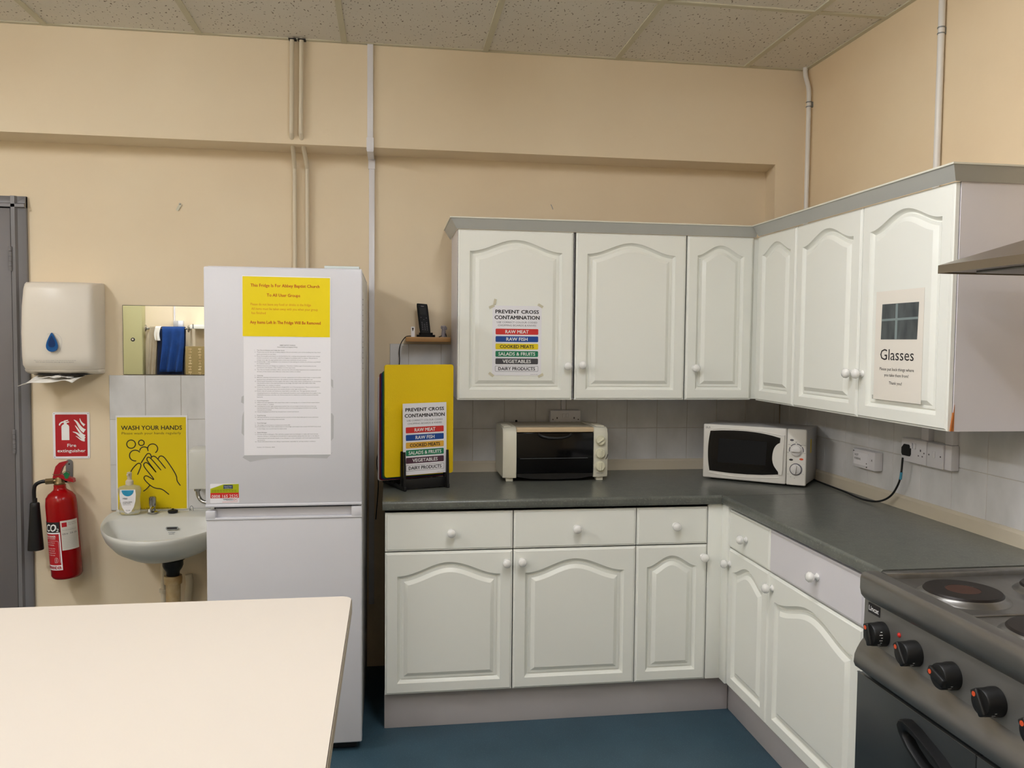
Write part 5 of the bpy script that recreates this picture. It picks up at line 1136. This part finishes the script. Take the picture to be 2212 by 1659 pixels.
# ================================================================== REAR OF THE ROOM (seen in the mirror)
YR = -4.6
obj('tall_cupboard', MB().box(-3.1, YR+0.002, 0, -2.345, YR+0.12, 2.1, r=0.004), M['olive'], label='tall olive cupboard panel reflected at the left of the mirror', cat='cupboard')
t = thing('towel_rail', (-2.14, YR+0.08, 1.62), 'chrome towel rail reflected in the mirror', 'towel rail')
yr = YR+0.10
obj('rail', MB().tube([(-2.305, yr, 1.622), (-1.93, yr, 1.622)], 0.010, 14), M['chrome'], t)
for x in (-2.315, -1.92):
    mb = MB(frame((x, yr, 1.622), (0, 1, 0), (0, 0, 1))); mb.lathe([(0.034, -0.004), (0.036, 0.002), (0.016, 0.012), (0.012, 0.02)], 24); mb.M = Matrix.Identity(4); mb.tube([(x, YR, 1.622), (x, yr, 1.622)], 0.009, 10); obj('rail_flange', mb, M['chrome'], t)
def hang(name, xa, xb, ztop, zbot, m_, label, fold=0.012, nf=5, yo=0.0, seed=0):
    mb = MB(); n = 40; L = []
    zs = [ztop-(ztop-zbot)*j/16 for j in range(17)]
    for side in (1, -1):
        rows = zs if side == -1 else zs[::-1]
        for z in rows:
            s = (ztop-z)/(ztop-zbot); r = 0.014+yo
            L.append([(xa+(xb-xa)*(i/n)*(1-0.05*s)+0.008*math.sin(4*s+seed), yr+side*(r*min(1, s*12+0.25)+fold*s*(0.5+0.5*math.sin(i/n*nf*6.28+seed+1.5*s))), z+0.004) for i in range(n+1)])
    mb.loops(L, closed=False); o = obj(name, mb, m_, label=label, cat='towel', ang=70); md_ = o.modifiers.new('thick', 'SOLIDIFY'); md_.thickness = 0.003; return o
hang('hand_towel', -2.165, -1.960, 1.638, 1.20, M['towel'], 'bright blue towel hanging on the rail, seen in the mirror', 0.06, 2.5, 0.012, 0.4)
hang('tea_towel', -2.285, -2.215, 1.636, 1.10, M['cloth'], 'beige cloth at the left end of the rail, seen in the mirror', 0.02, 2, 0.0, 1.1)
hang('apron', -2.205, -1.955, 1.634, 0.95, M['apron'], 'dark navy apron under the blue towel, seen in the mirror', 0.006, 5, 0.0, 2.0)
hang('tea_towel', -2.225, -2.175, 1.640, 1.50, M['tissue'], 'short off-white cloth beside the blue towel, seen in the mirror', 0.02, 1, 0.009, 2.5)
mb = MB().box(-2.075, YR, 1.642, -2.03, YR+0.05, 1.70, r=0.002); tb_ = obj('wall_timer', mb, M['mgrey'], label='small grey box on the wall above the towel rail, in the mirror', cat='box')
obj('timer_panel', MB().box(-2.03, YR, 1.642, -1.985, YR+0.048, 1.70, r=0.002), M['paper'], tb_)
obj('cable_trunking', MB().box(-2.078, YR, 1.70, -2.066, YR+0.015, ZC), M['pcb'], label='thin white vertical trunking reflected in the mirror', cat='trunking')
t = thing('rear_shelf', (-1.6, YR+0.1, 1.62), 'long white shelf edge reflected at the right of the mirror', 'shelf')
obj('shelf_board', MB().box(-1.885, YR+0.002, 1.622, -1.0, YR+0.20, 1.660, r=0.003), M['white'], t)
obj('bracket', MB().box(-1.86, YR+0.20, 1.624, -1.854, YR+0.206, 1.668, r=0.001), M['ink'], t)
t = thing('cardboard_box', (-1.6, YR+0.3, 1.0), 'brown cardboard carton reflected at the right of the mirror', 'box')
obj('carton', MB().box(-1.940, YR+0.02, 0.93, -1.35, YR+0.16, 1.452, r=0.003), M['card'], t)
for x in (-1.895, -1.805):
    mb = MB(frame((x, YR+0.161, 1.44), (1, 0, 0), (0, 0, 1)) @ Matrix.Rotation(math.pi, 4, 'Y'))
    for k in range(16):
        zc_ = -0.02-k*0.028; mb.box(-0.016+0.006*random.random(), zc_, 0, 0.010+0.008*random.random(), zc_+0.006+0.008*random.random(), 0.0006)
        if k % 2: mb.box(-0.004, zc_, 0, 0.002, zc_+0.024, 0.0007)
    obj('carton_print', mb, M['waste'], t)
t = thing('storage_table', (-1.6, YR+0.3, 0), 'white side table under the reflected carton', 'table')
obj('tabletop', MB().box(-1.96, YR+0.01, 0.90, -1.1, YR+0.45, 0.929, r=0.003), M['white'], t)
for x in (-1.92, -1.14):
    for y in (YR+0.05, YR+0.41): obj('leg', MB().box(x-0.02, y-0.02, 0, x+0.02, y+0.02, 0.90), M['zinc'], t)
